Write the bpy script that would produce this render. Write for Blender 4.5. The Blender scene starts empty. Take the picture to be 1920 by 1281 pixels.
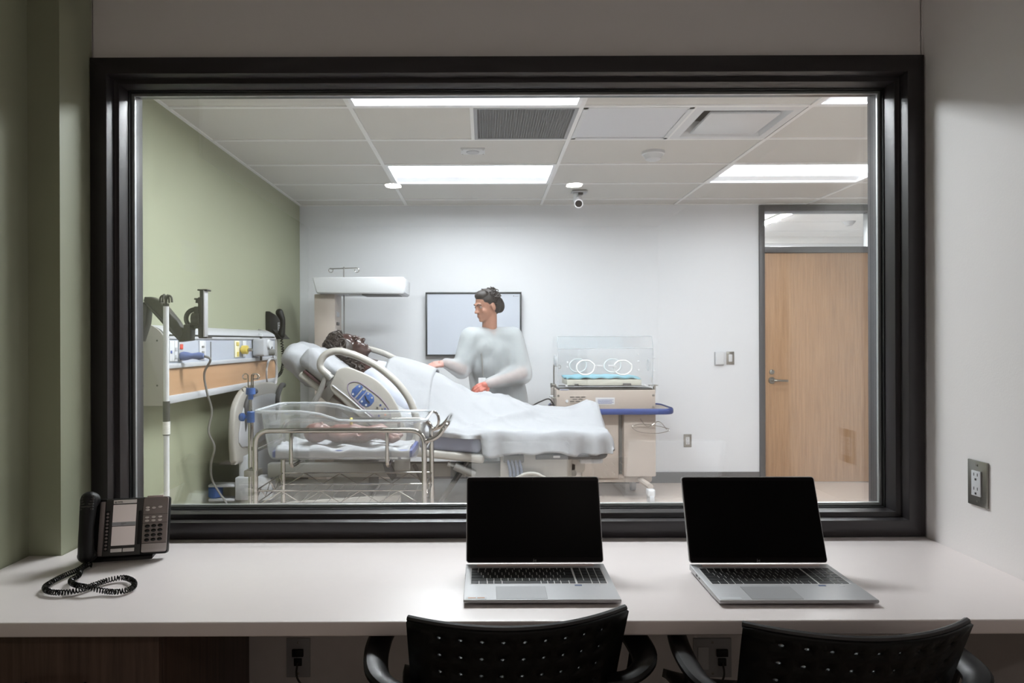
import bpy, bmesh, math, random
from mathutils import Vector, Matrix, Euler
random.seed(7)
PI = math.pi
SC = bpy.context.scene
COL = SC.collection

# ------------------------------------------------------------------ camera
F, VX, VY, CZ, ROLL = 1280.0, 908.0, 640.0, 1.31, 0.0035
cam_d = bpy.data.cameras.new('camera'); cam = bpy.data.objects.new('camera', cam_d); COL.objects.link(cam)
cam.location = (0, 0, CZ); cam.rotation_euler = (PI/2, ROLL, 0)
cam_d.sensor_width = 36; cam_d.lens = 36*F/1920
cam_d.shift_x = (960-VX)/1920; cam_d.shift_y = 0
cam_d.clip_start = 0.05
SC.camera = cam
# ------------------------------------------------------------------ world, exposure
w = bpy.data.worlds.new('world'); SC.world = w; w.use_nodes = True
w.node_tree.nodes['Background'].inputs[0].default_value = (0.05, 0.05, 0.055, 1)
w.node_tree.nodes['Background'].inputs[1].default_value = 0.1
SC.view_settings.view_transform = 'Standard'; SC.view_settings.look = 'None'
SC.view_settings.gamma = 1; SC.view_settings.use_curve_mapping = False
SC.view_settings.exposure = 0.0
TROFFER = {(1, 2): 88.0, (3, 2): 38.0, (1, 5): 37.0, (3, 5): 18.0}    # radiance of each troffer lens, by ceiling bay
DOWNLIGHT = 108.0     # radiance of the control room downlights
HALL = 230.0           # corridor strip
SC.cycles.max_bounces = 10; SC.cycles.transparent_max_bounces = 24
SC.cycles.diffuse_bounces = 5; SC.cycles.glossy_bounces = 5; SC.cycles.caustics_reflective = False
SC.cycles.sample_clamp_indirect = 6.0

def P(px, py, d):            # a point at depth d on the line of sight of a photo pixel
    u = (px-VX)/F; v = -(py-VY)/F; c, s = math.cos(ROLL), math.sin(ROLL)
    return Vector((d*(u*c+v*s), d, CZ+d*(-u*s+v*c)))

# ------------------------------------------------------------------ materials
def lin(c):
    c = c/255.0
    return c/12.92 if c <= 0.04045 else ((c+0.055)/1.055)**2.4
def rgb(r, g, b): return (lin(r), lin(g), lin(b), 1)
MATS = {}
def mat(name, col, rough=0.5, metal=0.0, var=0.04, scale=6.0, bump=0.0, bscale=60.0, spec=0.5, stretch=(1,1,1), coat=0.0, emit=0.0, alpha=1.0, detail=4.0):
    if name in MATS: return MATS[name]
    m = bpy.data.materials.new(name); m.use_nodes = True; nt = m.node_tree; b = nt.nodes['Principled BSDF']
    base = rgb(*col)
    tc = nt.nodes.new('ShaderNodeTexCoord'); mp = nt.nodes.new('ShaderNodeMapping'); mp.inputs['Scale'].default_value = stretch
    nt.links.new(tc.outputs['Object'], mp.inputs[0])
    n = nt.nodes.new('ShaderNodeTexNoise'); n.inputs['Scale'].default_value = scale; n.inputs['Detail'].default_value = detail
    nt.links.new(mp.outputs[0], n.inputs['Vector'])
    r = nt.nodes.new('ShaderNodeMix'); r.data_type = 'RGBA'
    r.inputs[6].default_value = tuple(max(0, x*(1-var)) for x in base[:3])+(1,)
    r.inputs[7].default_value = tuple(min(1, x*(1+var)) for x in base[:3])+(1,)
    nt.links.new(n.outputs['Fac'], r.inputs[0]); nt.links.new(r.outputs[2], b.inputs['Base Color'])
    b.inputs['Roughness'].default_value = rough; b.inputs['Metallic'].default_value = metal
    b.inputs['Specular IOR Level'].default_value = spec; b.inputs['Coat Weight'].default_value = coat
    b.inputs['Alpha'].default_value = alpha
    if bump > 0:
        n2 = nt.nodes.new('ShaderNodeTexNoise'); n2.inputs['Scale'].default_value = bscale; n2.inputs['Detail'].default_value = 3
        nt.links.new(mp.outputs[0], n2.inputs['Vector'])
        bp = nt.nodes.new('ShaderNodeBump'); bp.inputs['Strength'].default_value = bump; bp.inputs['Distance'].default_value = 0.01
        nt.links.new(n2.outputs['Fac'], bp.inputs['Height']); nt.links.new(bp.outputs[0], b.inputs['Normal'])
    if emit > 0:
        b.inputs['Emission Color'].default_value = base; b.inputs['Emission Strength'].default_value = emit
    MATS[name] = m
    return m

def wood(name, c1, c2, axis='Z', scale=9.0, rough=0.45):
    m = bpy.data.materials.new(name); m.use_nodes = True; nt = m.node_tree; b = nt.nodes['Principled BSDF']
    tc = nt.nodes.new('ShaderNodeTexCoord'); mp = nt.nodes.new('ShaderNodeMapping')
    s = {'Z': (6, 6, 0.25), 'Y': (6, 0.4, 6), 'X': (0.3, 6, 6)}[axis]; mp.inputs['Scale'].default_value = s
    nt.links.new(tc.outputs['Object'], mp.inputs[0])
    n = nt.nodes.new('ShaderNodeTexNoise'); n.inputs['Scale'].default_value = scale; n.inputs['Detail'].default_value = 6; n.inputs['Roughness'].default_value = 0.65
    nt.links.new(mp.outputs[0], n.inputs['Vector'])
    cr = nt.nodes.new('ShaderNodeValToRGB'); cr.color_ramp.elements[0].position = 0.3; cr.color_ramp.elements[1].position = 0.7
    cr.color_ramp.elements[0].color = rgb(*c1); cr.color_ramp.elements[1].color = rgb(*c2)
    nt.links.new(n.outputs['Fac'], cr.inputs[0]); nt.links.new(cr.outputs[0], b.inputs['Base Color'])
    b.inputs['Roughness'].default_value = rough
    MATS[name] = m
    return m

def glass(name, tint=(1, 1, 1), f0=0.04, gloss=0.0, mx=1.0, milk=0.0):   # thin clear sheet: see-through with a Fresnel-like sheen
    m = bpy.data.materials.new(name); m.use_nodes = True; nt = m.node_tree
    for n in list(nt.nodes): nt.nodes.remove(n)
    out = nt.nodes.new('ShaderNodeOutputMaterial'); mix = nt.nodes.new('ShaderNodeMixShader')
    t = nt.nodes.new('ShaderNodeBsdfTransparent'); t.inputs[0].default_value = tint+(1,)
    g = nt.nodes.new('ShaderNodeBsdfGlossy'); g.inputs['Roughness'].default_value = gloss; g.inputs['Color'].default_value = (1, 1, 1, 1)
    lw = nt.nodes.new('ShaderNodeLayerWeight'); lw.inputs[0].default_value = 0.5
    p = nt.nodes.new('ShaderNodeMath'); p.operation = 'POWER'; p.inputs[1].default_value = 5
    a = nt.nodes.new('ShaderNodeMath'); a.operation = 'MULTIPLY_ADD'; a.inputs[1].default_value = (mx-f0); a.inputs[2].default_value = f0
    nt.links.new(lw.outputs['Facing'], p.inputs[0]); nt.links.new(p.outputs[0], a.inputs[0])
    nt.links.new(a.outputs[0], mix.inputs[0]); nt.links.new(t.outputs[0], mix.inputs[1]); nt.links.new(g.outputs[0], mix.inputs[2])
    last = mix
    if milk > 0:
        df = nt.nodes.new('ShaderNodeBsdfDiffuse'); df.inputs[0].default_value = (0.8, 0.83, 0.86, 1)
        last = nt.nodes.new('ShaderNodeMixShader'); last.inputs[0].default_value = milk
        nt.links.new(mix.outputs[0], last.inputs[1]); nt.links.new(df.outputs[0], last.inputs[2])
    nt.links.new(last.outputs[0], out.inputs[0])
    MATS[name] = m
    return m

def emitter(name, col, strength):
    m = bpy.data.materials.new(name); m.use_nodes = True; nt = m.node_tree
    for n in list(nt.nodes): nt.nodes.remove(n)
    out = nt.nodes.new('ShaderNodeOutputMaterial'); e = nt.nodes.new('ShaderNodeEmission')
    e.inputs[0].default_value = rgb(*col); e.inputs[1].default_value = strength
    nt.links.new(e.outputs[0], out.inputs[0]); MATS[name] = m
    return m

M_green = mat('green_wall_paint', (151, 154, 131), 0.6, bump=0.03, bscale=180, var=0.015, scale=1.2)
M_white = mat('white_wall_paint', (218, 220, 224), 0.55, bump=0.03, bscale=180, var=0.012, scale=1.2)
M_ctrl = mat('control_wall_paint', (238, 234, 233), 0.6, bump=0.03, bscale=180, var=0.012, scale=1.2)
M_tile = mat('acoustic_tile', (204, 202, 198), 0.9, var=0.03, scale=40, bump=0.15, bscale=220)
M_tee = mat('white_tee_grid', (232, 232, 232), 0.4)
M_floor = mat('vinyl_floor', (196, 182, 172), 0.28, var=0.05, scale=30, detail=8)
M_base = mat('grey_vinyl_base', (92, 90, 92), 0.5)
M_frame = mat('dark_bronze_paint', (40, 36, 38), 0.36, var=0.04, scale=30)
M_frame2 = mat('charcoal_door_frame', (74, 74, 78), 0.4)
M_spacer = mat('aluminium_spacer', (205, 208, 210), 0.35, metal=0.7)
M_gasket = mat('black_gasket', (12, 12, 13), 0.6)
M_pane = glass('window_glass', (0.985, 0.995, 0.985), 0.08)
M_desk = mat('white_solid_surface', (238, 229, 227), 0.3, var=0.012, scale=25)
M_oak = wood('oak_veneer', (148, 110, 76), (184, 148, 113), 'Z')
M_maple = wood('maple_laminate', (172, 134, 100), (184, 147, 114), 'Y', 3)
M_walnut = wood('dark_walnut_laminate', (70, 52, 44), (104, 82, 70), 'Z', 12)
M_black = mat('black_plastic', (14, 13, 14), 0.42, var=0.08, spec=0.35)
M_blackg = mat('black_gloss', (8, 8, 9), 0.18)
M_dark = mat('dark_grey_plastic', (62, 60, 58), 0.45)
M_gun = mat('gunmetal_plastic', (98, 92, 90), 0.4, metal=0.25)
M_silver = mat('silver_aluminium', (196, 196, 198), 0.35, metal=0.55, var=0.02)
M_chrome = mat('chrome', (168, 165, 160), 0.08, metal=1.0, var=0.02)
M_steel = mat('brushed_steel', (150, 148, 142), 0.3, metal=0.9, var=0.05, stretch=(1, 1, 20))
M_wp = mat('white_plastic', (206, 208, 211), 0.4)
M_lg = mat('light_grey_plastic', (176, 178, 182), 0.45)
M_bedp = mat('beige_grey_bed_plastic', (160, 157, 151), 0.42)
M_beige = mat('beige_cabinet_enamel', (178, 167, 158), 0.45)
M_blue = mat('blue_plastic', (60, 92, 152), 0.45)
M_navy = mat('navy_blue_trim', (44, 66, 130), 0.4)
M_plugb = mat('grey_blue_plug', (98, 112, 158), 0.45)
M_grey = mat('mid_grey_plastic', (128, 127, 124), 0.5)
M_sheet = mat('white_cotton', (150, 152, 156), 0.85, var=0.02, scale=20, bump=0.35, bscale=22)
M_mattr = mat('blue_grey_mattress', (140, 147, 168), 0.7, bump=0.05, bscale=30)
M_acryl = glass('clear_acrylic', (0.985, 0.99, 0.99), 0.06, milk=0.05)
M_hood = glass('clear_hood_acrylic', (0.993, 0.996, 0.997), 0.035, milk=0.012)
M_acrylF = glass('frosted_acrylic_edge', (0.88, 0.9, 0.92), 0.15, 0.15, milk=0.35)
M_led = {k: emitter('troffer_lens', (246, 248, 255), v) for k, v in TROFFER.items()}
M_refl = mat('troffer_white_enamel', (240, 242, 246), 0.35)
M_down = emitter('downlight_lens', (255, 244, 238), DOWNLIGHT)
M_hall = emitter('corridor_strip_lens', (248, 249, 255), HALL)
M_rubber = mat('grey_rubber', (70, 70, 72), 0.7)

# ------------------------------------------------------------------ mesh building
OFF = {}
class B:
    def __init__(s): s.bm = bmesh.new()
    def box(s, x0, x1, y0, y1, z0, z1, bev=0.0, seg=2, M=None):
        r = bmesh.ops.create_cube(s.bm, size=1.0); vs = r['verts']
        T = Matrix.Translation(((x0+x1)/2, (y0+y1)/2, (z0+z1)/2)) @ Matrix.Diagonal((abs(x1-x0), abs(y1-y0), abs(z1-z0), 1))
        bmesh.ops.transform(s.bm, matrix=T, verts=vs)
        if bev > 0:
            es = list({e for v in vs for e in v.link_edges})
            r2 = bmesh.ops.bevel(s.bm, geom=es, offset=bev, segments=seg, affect='EDGES', profile=0.5)
            vs = list({v for f in r2['faces'] for v in f.verts} | {v for v in vs if v.is_valid})
        if M is not None: bmesh.ops.transform(s.bm, matrix=M, verts=vs)
        return s
    def prism(s, pts, vec, bev=0.0, seg=2):
        pts = [Vector(p) for p in pts]; vec = Vector(vec)
        a = [s.bm.verts.new(p) for p in pts]; b = [s.bm.verts.new(p+vec) for p in pts]
        n = len(pts); fs = [s.bm.faces.new(a), s.bm.faces.new(b[::-1])]
        for i in range(n): fs.append(s.bm.faces.new((a[i], b[i], b[(i+1) % n], a[(i+1) % n])))
        bmesh.ops.recalc_face_normals(s.bm, faces=fs)
        if bev > 0:
            es = list({e for f in fs[:2] for e in f.edges})
            bmesh.ops.bevel(s.bm, geom=es, offset=bev, segments=seg, affect='EDGES', profile=0.5)
        return s
    def cyl(s, p0, p1, r, r2=None, seg=16):
        p0, p1 = Vector(p0), Vector(p1); d = p1-p0
        q = d.to_track_quat('Z', 'Y').to_matrix().to_4x4()
        bmesh.ops.create_cone(s.bm, cap_ends=True, segments=seg, radius1=r, radius2=r if r2 is None else r2, depth=d.length,
                              matrix=Matrix.Translation((p0+p1)/2) @ q)
        return s
    def ell(s, c, r, rot=None, u=16, v=12):
        if not hasattr(r, '__len__'): r = (r, r, r)
        M = Matrix.Translation(Vector(c)) @ (rot.to_4x4() if rot is not None else Matrix()) @ Matrix.Diagonal((r[0], r[1], r[2], 1))
        bmesh.ops.create_uvsphere(s.bm, u_segments=u, v_segments=v, radius=1, matrix=M)
        return s
    def cap(s, p0, p1, r0, r1=None, seg=12):
        r1 = r0 if r1 is None else r1
        if (Vector(p1)-Vector(p0)).length > 1e-5: s.cyl(p0, p1, r0, r1, seg)
        s.ell(p0, r0, u=seg, v=8); s.ell(p1, r1, u=seg, v=8)
        return s
    def chain(s, pts, rs, seg=12):
        for i in range(len(pts)-1): s.cap(pts[i], pts[i+1], rs[i], rs[i+1], seg)
        return s
    def tube(s, pts, r, seg=8, closed=False, flat=None):
        pts = [Vector(p) for p in pts]; n = len(pts); rings = []
        up = None
        for i in range(n):
            if closed: t = pts[(i+1) % n]-pts[i-1]
            else: t = pts[min(i+1, n-1)]-pts[max(i-1, 0)]
            if t.length < 1e-9: t = Vector((0, 0, 1))
            t.normalize()
            if up is None:
                up = Vector((0, 0, 1)) if abs(t.z) < 0.9 else Vector((1, 0, 0))
            side = t.cross(up)
            if side.length < 1e-6: side = t.orthogonal()
            side.normalize(); up = side.cross(t).normalized()
            rr = r[i] if hasattr(r, '__len__') else r
            ra, rb = (rr, rr) if flat is None else (rr*flat[0], rr*flat[1])
            rings.append([s.bm.verts.new(pts[i]+side*ra*math.cos(2*PI*k/seg)+up*rb*math.sin(2*PI*k/seg)) for k in range(seg)])
        m = n if closed else n-1
        for i in range(m):
            a, b = rings[i], rings[(i+1) % n]
            for k in range(seg): s.bm.faces.new((a[k], a[(k+1) % seg], b[(k+1) % seg], b[k]))
        if not closed:
            s.bm.faces.new(rings[0][::-1]); s.bm.faces.new(rings[-1])
        return s
    def lathe(s, prof, origin=(0, 0, 0), axis=(0, 0, 1), seg=24):
        q = Vector(axis).to_track_quat('Z', 'Y').to_matrix().to_4x4(); T = Matrix.Translation(Vector(origin)) @ q
        rings = []
        for (r, z) in prof:
            if r < 1e-6: rings.append([s.bm.verts.new(T @ Vector((0, 0, z)))])
            else: rings.append([s.bm.verts.new(T @ Vector((r*math.cos(2*PI*k/seg), r*math.sin(2*PI*k/seg), z))) for k in range(seg)])
        for a, b in zip(rings, rings[1:]):
            for k in range(seg):
                k2 = (k+1) % seg
                if len(a) == 1 and len(b) == 1: continue
                if len(a) == 1: s.bm.faces.new((a[0], b[k], b[k2]))
                elif len(b) == 1: s.bm.faces.new((a[k], b[0], a[k2]))
                else: s.bm.faces.new((a[k], a[k2], b[k2], b[k]))
        return s
    def grid(s, fn, nu, nv):
        vs = [[s.bm.verts.new(fn(i/nu, j/nv)) for j in range(nv+1)] for i in range(nu+1)]
        for i in range(nu):
            for j in range(nv): s.bm.faces.new((vs[i][j], vs[i+1][j], vs[i+1][j+1], vs[i][j+1]))
        return s

def spline(pts, n=8, closed=False):
    pts = [Vector(p) for p in pts]; m = len(pts); out = []
    rng = range(m) if closed else range(m-1)
    for i in rng:
        g = (lambda k: pts[k % m]) if closed else (lambda k: pts[max(0, min(m-1, k))])
        p0, p1, p2, p3 = g(i-1), g(i), g(i+1), g(i+2)
        for k in range(n):
            t = k/n
            out.append(0.5*((2*p1)+(p2-p0)*t+(2*p0-5*p1+4*p2-p3)*t*t+(3*p1-p0-3*p2+p3)*t**3))
    if not closed: out.append(pts[-1])
    return out

def fillet(pts, r, n=6):     # polyline with rounded corners
    pts = [Vector(p) for p in pts]; out = [pts[0]]
    for i in range(1, len(pts)-1):
        a, b, c = pts[i-1], pts[i], pts[i+1]; u = (a-b); v = (c-b)
        rr = min(r, u.length*0.49, v.length*0.49); u.normalize(); v.normalize()
        p, q = b+u*rr, b+v*rr
        for k in range(n+1):
            t = k/n; out.append(p*(1-t)**2+b*2*t*(1-t)+q*t*t)
    out.append(pts[-1])
    return out

def rrect(x0, x1, z0, z1, r, n=5):   # rounded rectangle outline as 2-tuples
    out = []
    for cx, cz, a0 in ((x1-r, z1-r, 0), (x0+r, z1-r, PI/2), (x0+r, z0+r, PI), (x1-r, z0+r, 1.5*PI)):
        for k in range(n+1):
            a = a0+PI/2*k/n; out.append((cx+r*math.cos(a), cz+r*math.sin(a)))
    return out

def obj(name, b, m, parent=None, smooth=True, angle=0.6):
    bm = b.bm if isinstance(b, B) else None
    if bm is not None:
        me = bpy.data.meshes.new(name)
        bmesh.ops.recalc_face_normals(bm, faces=bm.faces[:])
        bm.to_mesh(me); bm.free()
    else: me = b
    off = OFF.get(parent.name) if parent is not None else None
    if off is not None: me.transform(Matrix.Translation(-off))
    if isinstance(m, (list, tuple)):
        for k in m: me.materials.append(k)
    else: me.materials.append(m)
    if smooth:
        me.polygons.foreach_set('use_smooth', [True]*len(me.polygons))
        try: me.set_sharp_from_angle(angle=angle)
        except Exception: pass
    o = bpy.data.objects.new(name, me); COL.objects.link(o)
    if parent is not None:
        o.parent = parent
        if off is not None: OFF[o.name] = off
    return o

def tag(o, label, cat, group=None, kind=None):
    o['label'] = label; o['category'] = cat
    if group: o['group'] = group
    if kind: o['kind'] = kind
    return o

def thing(name, label, cat, loc=(0, 0, 0), rotz=0.0, group=None, kind=None, world=True):
    o = bpy.data.objects.new(name, None); COL.objects.link(o); o.empty_display_size = 0.05
    o.location = loc; o.rotation_euler = (0, 0, rotz)
    if world: OFF[o.name] = Vector(loc)
    return tag(o, label, cat, group, kind)

def piece(o, src, loc=None):    # copy of a part sharing mesh data
    c = src.copy(); COL.objects.link(c); c.parent = o
    if loc is not None: c.location = loc
    return c

def dup(root, loc, rotz, label, skip=()):
    r = root.copy(); COL.objects.link(r); r.location = loc; r.rotation_euler = (0, 0, rotz); r['label'] = label
    for ch in list(root.children):
        if ch.name.split('.')[0] in skip: continue
        c = ch.copy(); COL.objects.link(c); c.parent = r
        for g in ch.children:
            d = g.copy(); COL.objects.link(d); d.parent = c
    return r

def blob(b, voxel, smooth=4):    # weld overlapping volumes into one continuous skin
    me = bpy.data.meshes.new('tmp'); bmesh.ops.recalc_face_normals(b.bm, faces=b.bm.faces[:]); b.bm.to_mesh(me); b.bm.free()
    o = bpy.data.objects.new('tmp', me); COL.objects.link(o)
    r = o.modifiers.new('r', 'REMESH'); r.mode = 'VOXEL'; r.voxel_size = voxel
    if smooth:
        s = o.modifiers.new('s', 'SMOOTH'); s.factor = 0.5; s.iterations = smooth
    dg = bpy.context.evaluated_depsgraph_get(); dg.update()
    out = bpy.data.meshes.new_from_object(o.evaluated_get(dg))
    bpy.data.objects.remove(o); bpy.data.meshes.remove(me)
    out.materials.clear()
    return out

def lettering(name, text, size, m, parent, M, extrude=0.0004, align='LEFT'):
    cu = bpy.data.curves.new('tmp', 'FONT'); cu.body = text; cu.size = size; cu.extrude = extrude; cu.align_x = align; cu.resolution_u = 2
    o = bpy.data.objects.new('tmp', cu); COL.objects.link(o)
    dg = bpy.context.evaluated_depsgraph_get(); dg.update()
    me = bpy.data.meshes.new_from_object(o.evaluated_get(dg)); bpy.data.objects.remove(o); bpy.data.curves.remove(cu)
    me.transform(M); me.materials.clear()
    return obj(name, me, m, parent, smooth=False)

def facing(o, right, up):     # matrix: text x along right, y along up
    right = Vector(right).normalized(); up = Vector(up).normalized(); n = right.cross(up)
    return Matrix.Translation(Vector(o)) @ Matrix((right, up, n)).transposed().to_4x4()

# ------------------------------------------------------------------ structure
YB, XL, XR, CE = 6.30, -1.70, 5.2, 2.565      # patient room: far wall, left wall, right wall, ceiling
YW0, YW1 = 2.075, 2.265                        # window wall
AXL, AXR = -1.28, 1.335                        # alcove side walls
FX0, FX1, FZ0, FZ1 = -1.188, 1.331, 0.716, 2.172   # window frame, outer

def struct(name, b, m, label, cat):
    o = obj(name, b, m, None, smooth=False); return tag(o, label, cat, kind='structure')
struct('floor', B().box(-3.0, 6.0, -3.3, 9.0, -0.1, 0.0), M_floor, 'pale beige vinyl floor running through both rooms', 'floor')
struct('wall_left', B().box(XL-0.12, XL, YW1, YB+0.1, 0, 2.75), M_green, 'sage green wall behind the headwall unit', 'wall')
# far wall with the door opening
DX0, DX1, DZ1 = 2.535, 3.62, 2.555
struct('wall_back', B().box(XL, DX0, YB, YB+0.12, 0, 2.75).box(DX1, XR, YB, YB+0.12, 0, 2.75).box(DX0, DX1, YB, YB+0.12, DZ1, 2.75), M_white,
       'white far wall of the patient room', 'wall')
struct('wall_right', B().box(XR, XR+0.12, YW1, YB, 0, 2.75), M_white, 'white side wall beyond the oak door, out of view', 'wall')
# window wall
struct('wall_front', B().box(XL-0.12, FX0+0.002, YW0, YW1, 0, 2.75).box(FX1-0.002, XR+0.12, YW0, YW1, 0, 2.75)
       .box(FX0, FX1, YW0, YW1, FZ1-0.002, 2.75).box(FX0, FX1, YW0, YW1, 0, FZ0+0.002), M_ctrl, 'off-white wall around the observation window', 'wall')
struct('wall_pier', B().box(AXL-0.10, FX0-0.002, 1.916, YW0, 0, 2.75), M_green, 'narrow sage green pier beside the window frame', 'wall')
struct('wall_alcove_left', B().box(AXL-0.10, AXL, 1.26, 1.916, 0, 2.75).box(-1.95, AXL-0.10, 1.26, 1.36, 0, 2.75), M_green, 'sage green alcove wall beside the desk telephone', 'wall')
struct('wall_alcove_right', B().box(AXR, AXR+0.10, 1.36, YW0, 0, 2.75).box(AXR+0.10, 1.95, 1.36, 1.46, 0, 2.75), M_ctrl, 'off-white alcove wall carrying the steel outlet', 'wall')
struct('wall_rear', B().box(-2.05, 2.05, -3.28, -3.16, 0, 2.75), M_ctrl, 'off-white control room wall behind the viewer', 'wall')
struct('wall_control_left', B().box(-2.05, -1.93, -3.16, 1.36, 0, 2.75), M_green, 'sage green control room wall behind the viewer', 'wall')
struct('wall_control_right', B().box(1.91, 2.03, -3.16, 1.46, 0, 2.75), M_ctrl, 'off-white control room side wall behind the viewer', 'wall')
struct('ceiling_control', B().box(-2.05, 2.05, -3.28, YW0, 2.57, 2.75), M_tee, 'control room ceiling over the desk', 'ceiling')
# baseboards
struct('baseboard_back', B().box(XL, DX0, YB-0.012, YB, 0, 0.1, 0.003), M_base, 'grey vinyl base along the far white wall', 'baseboard')
struct('baseboard_left', B().box(XL, XL+0.012, YW1, YB-0.012, 0, 0.1, 0.003), M_base, 'grey vinyl base along the green wall', 'baseboard')

# ceiling: slab, tee grid, tiles
GX = [XL, -0.714, 0.527, 1.757, 2.98, 4.2, XR]
GY = [YW1, 2.45, 3.05, 3.65, 4.247, 4.843, 5.44, 6.037, YB]
ceil = struct('ceiling', B().box(XL-0.12, XR+0.12, YW1, YB+0.12, CE+0.17, CE+0.25), M_tile, 'white suspended ceiling of lay-in tiles', 'ceiling')
for gx in GX[1:-1]:
    obj('tee_rail', B().box(gx-0.012, gx+0.012, YW1, YB, CE-0.002, CE+0.03), M_tee, ceil, smooth=False)
for gy in GY[1:-1]:
    for i in range(len(GX)-1):
        obj('tee_rail', B().box(GX[i]+0.012, GX[i+1]-0.012, gy-0.012, gy+0.012, CE-0.002, CE+0.03), M_tee, ceil, smooth=False)
for a, bb in (((XL, XL+0.02), (YW1, YB)), ((XL+0.02, XR), (YB-0.02, YB))):
    obj('wall_angle', B().box(a[0], a[1], bb[0], bb[1], CE-0.002, CE+0.03), M_tee, ceil, smooth=False)
LIGHTS = {(1, 2), (1, 5), (3, 2), (3, 5)}; SPECIAL = {(1, 3), (2, 3)}
for i in range(len(GX)-1):
    for j in range(len(GY)-1):
        if (i, j) in LIGHTS or (i, j) in SPECIAL: continue
        obj('ceiling_tile', B().box(GX[i]+0.008, GX[i+1]-0.008, GY[j]+0.008, GY[j+1]-0.008, CE+0.006, CE+0.022), M_tile, ceil, smooth=False)
obj('ceiling_tile', B().box(GX[1]+0.008, -0.075, GY[3]+0.008, GY[4]-0.008, CE+0.006, CE+0.022), M_tile, ceil, smooth=False)

# observation window
win = thing('window_1', 'dark bronze framed observation window between the two rooms', 'window', ((FX0+FX1)/2, 2.16, FZ0), kind='structure')
PROF = [(0, 2.06), (0.05, 2.06), (0.05, 2.103), (0.065, 2.103), (0.065, 2.235), (0.05, 2.235), (0.05, 2.28), (0, 2.28)]
def mitre(side, prof, x0=FX0, x1=FX1, z0=FZ0, z1=FZ1):
    def at(k, ins, y):
        return {0: (x0+ins, y, z0+ins), 1: (x1-ins, y, z0+ins), 2: (x1-ins, y, z1-ins), 3: (x0+ins, y, z1-ins)}[k % 4]
    b = B(); a = [b.bm.verts.new(at(side, *p)) for p in prof]; c = [b.bm.verts.new(at(side+1, *p)) for p in prof]; n = len(prof)
    b.bm.faces.new(a[::-1]); b.bm.faces.new(c)
    for i in range(n): b.bm.faces.new((a[i], a[(i+1) % n], c[(i+1) % n], c[i]))
    bmesh.ops.recalc_face_normals(b.bm, faces=b.bm.faces[:])
    es = [e for e in b.bm.edges if (e.verts[0] in a) != (e.verts[1] in a)]
    bmesh.ops.bevel(b.bm, geom=es, offset=0.0025, segments=2, affect='EDGES', profile=0.5)
    return b
for k, nm in enumerate(('frame_sill', 'frame_jamb', 'frame_head', 'frame_jamb')):
    obj(nm, mitre(k, PROF), M_frame, win)
    obj('gasket', mitre(k, [(0.0651, 2.157), (0.0675, 2.157), (0.0675, 2.2), (0.0651, 2.2)]), M_gasket, win, smooth=False)
    obj('spacer', mitre(k, [(0.068, 2.171), (0.079, 2.171), (0.079, 2.181), (0.068, 2.181)]), M_spacer, win, smooth=False)
for y in (2.164, 2.184):
    obj('glass_pane', B().box(FX0+0.066, FX1-0.066, y, y+0.006, FZ0+0.066, FZ1-0.066), M_pane, win, smooth=False)

# door with transom
door = thing('door_1', 'oak veneer door with a lever handle and glazed transom above', 'door', (3.05, YB, 0), kind='structure')
fx = 0.048
for nm, a in (('frame_jamb', (DX0, DX0+fx, 0, DZ1)), ('frame_jamb', (DX1-fx, DX1, 0, DZ1)), ('frame_head', (DX0+fx, DX1-fx, DZ1-0.055, DZ1)), ('frame_transom_bar', (DX0+fx, DX1-fx, 2.12, 2.172))):
    obj(nm, B().box(a[0], a[1], YB-0.025, YB+0.13, a[2], a[3], 0.003), M_frame2, door)
leaf = obj('door_leaf', B().box(DX0+fx+0.003, DX1-fx-0.003, YB+0.0, YB+0.045, 0.006, 2.117, 0.002), M_oak, door)
obj('transom_glass', B().box(DX0+fx, DX1-fx, YB+0.05, YB+0.056, 2.172, DZ1-0.055), M_pane, door, smooth=False)
hx = P(1447, 713, YB); lb = B()
lb.lathe([(0, 0.012), (0.028, 0.012), (0.033, 0.0), (0.0, 0.0)], (hx.x, YB-0.0, hx.z), (0, -1, 0)).cyl((hx.x, YB, hx.z), (hx.x, YB-0.06, hx.z), 0.011)
lb.tube(fillet([(hx.x, YB-0.055, hx.z), (hx.x+0.03, YB-0.06, hx.z+0.002), (hx.x+0.125, YB-0.055, hx.z-0.002)], 0.02), 0.011, 10)
obj('lever_handle', lb, M_steel, leaf)
obj('lock_cylinder', B().lathe([(0, 0.014), (0.012, 0.014), (0.022, 0.01), (0.024, 0)], (hx.x, YB, hx.z+0.078), (0, -1, 0)), M_steel, leaf)
# corridor seen through the transom
struct('wall_corridor', B().box(1.6, 6.0, 8.40, 8.5, 0, 2.75).box(1.6, 1.7, YB+0.12, 8.4, 0, 2.75).box(5.9, 6.0, YB+0.12, 8.4, 0, 2.75).box(XR+0.12, 6.0, YB, YB+0.12, 0, 2.75), M_white,
       'white corridor walls seen through the transom glass', 'wall')
struct('ceiling_corridor', B().box(1.6, 6.0, YB+0.12, 8.5, 2.58, 2.7), M_tee, 'white corridor ceiling seen through the transom glass', 'ceiling')
struct('trim_1', B().box(1.7, 5.9, 8.37, 8.4, 2.5, 2.58), M_tee, 'white corridor soffit trim seen through the transom', 'trim')
cl = thing('strip_light', 'long bright corridor strip light seen through the transom glass', 'ceiling light', (3.02, 7.2, 2.58))
obj('housing', B().box(2.96, 3.08, 6.5, 7.95, 2.572, 2.5805, 0.001), M_tee, cl); obj('lens', B().box(2.975, 3.065, 6.52, 7.93, 2.566, 2.5719), M_hall, cl, smooth=False)
d2 = P(1592, 420, 7.3)
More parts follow.
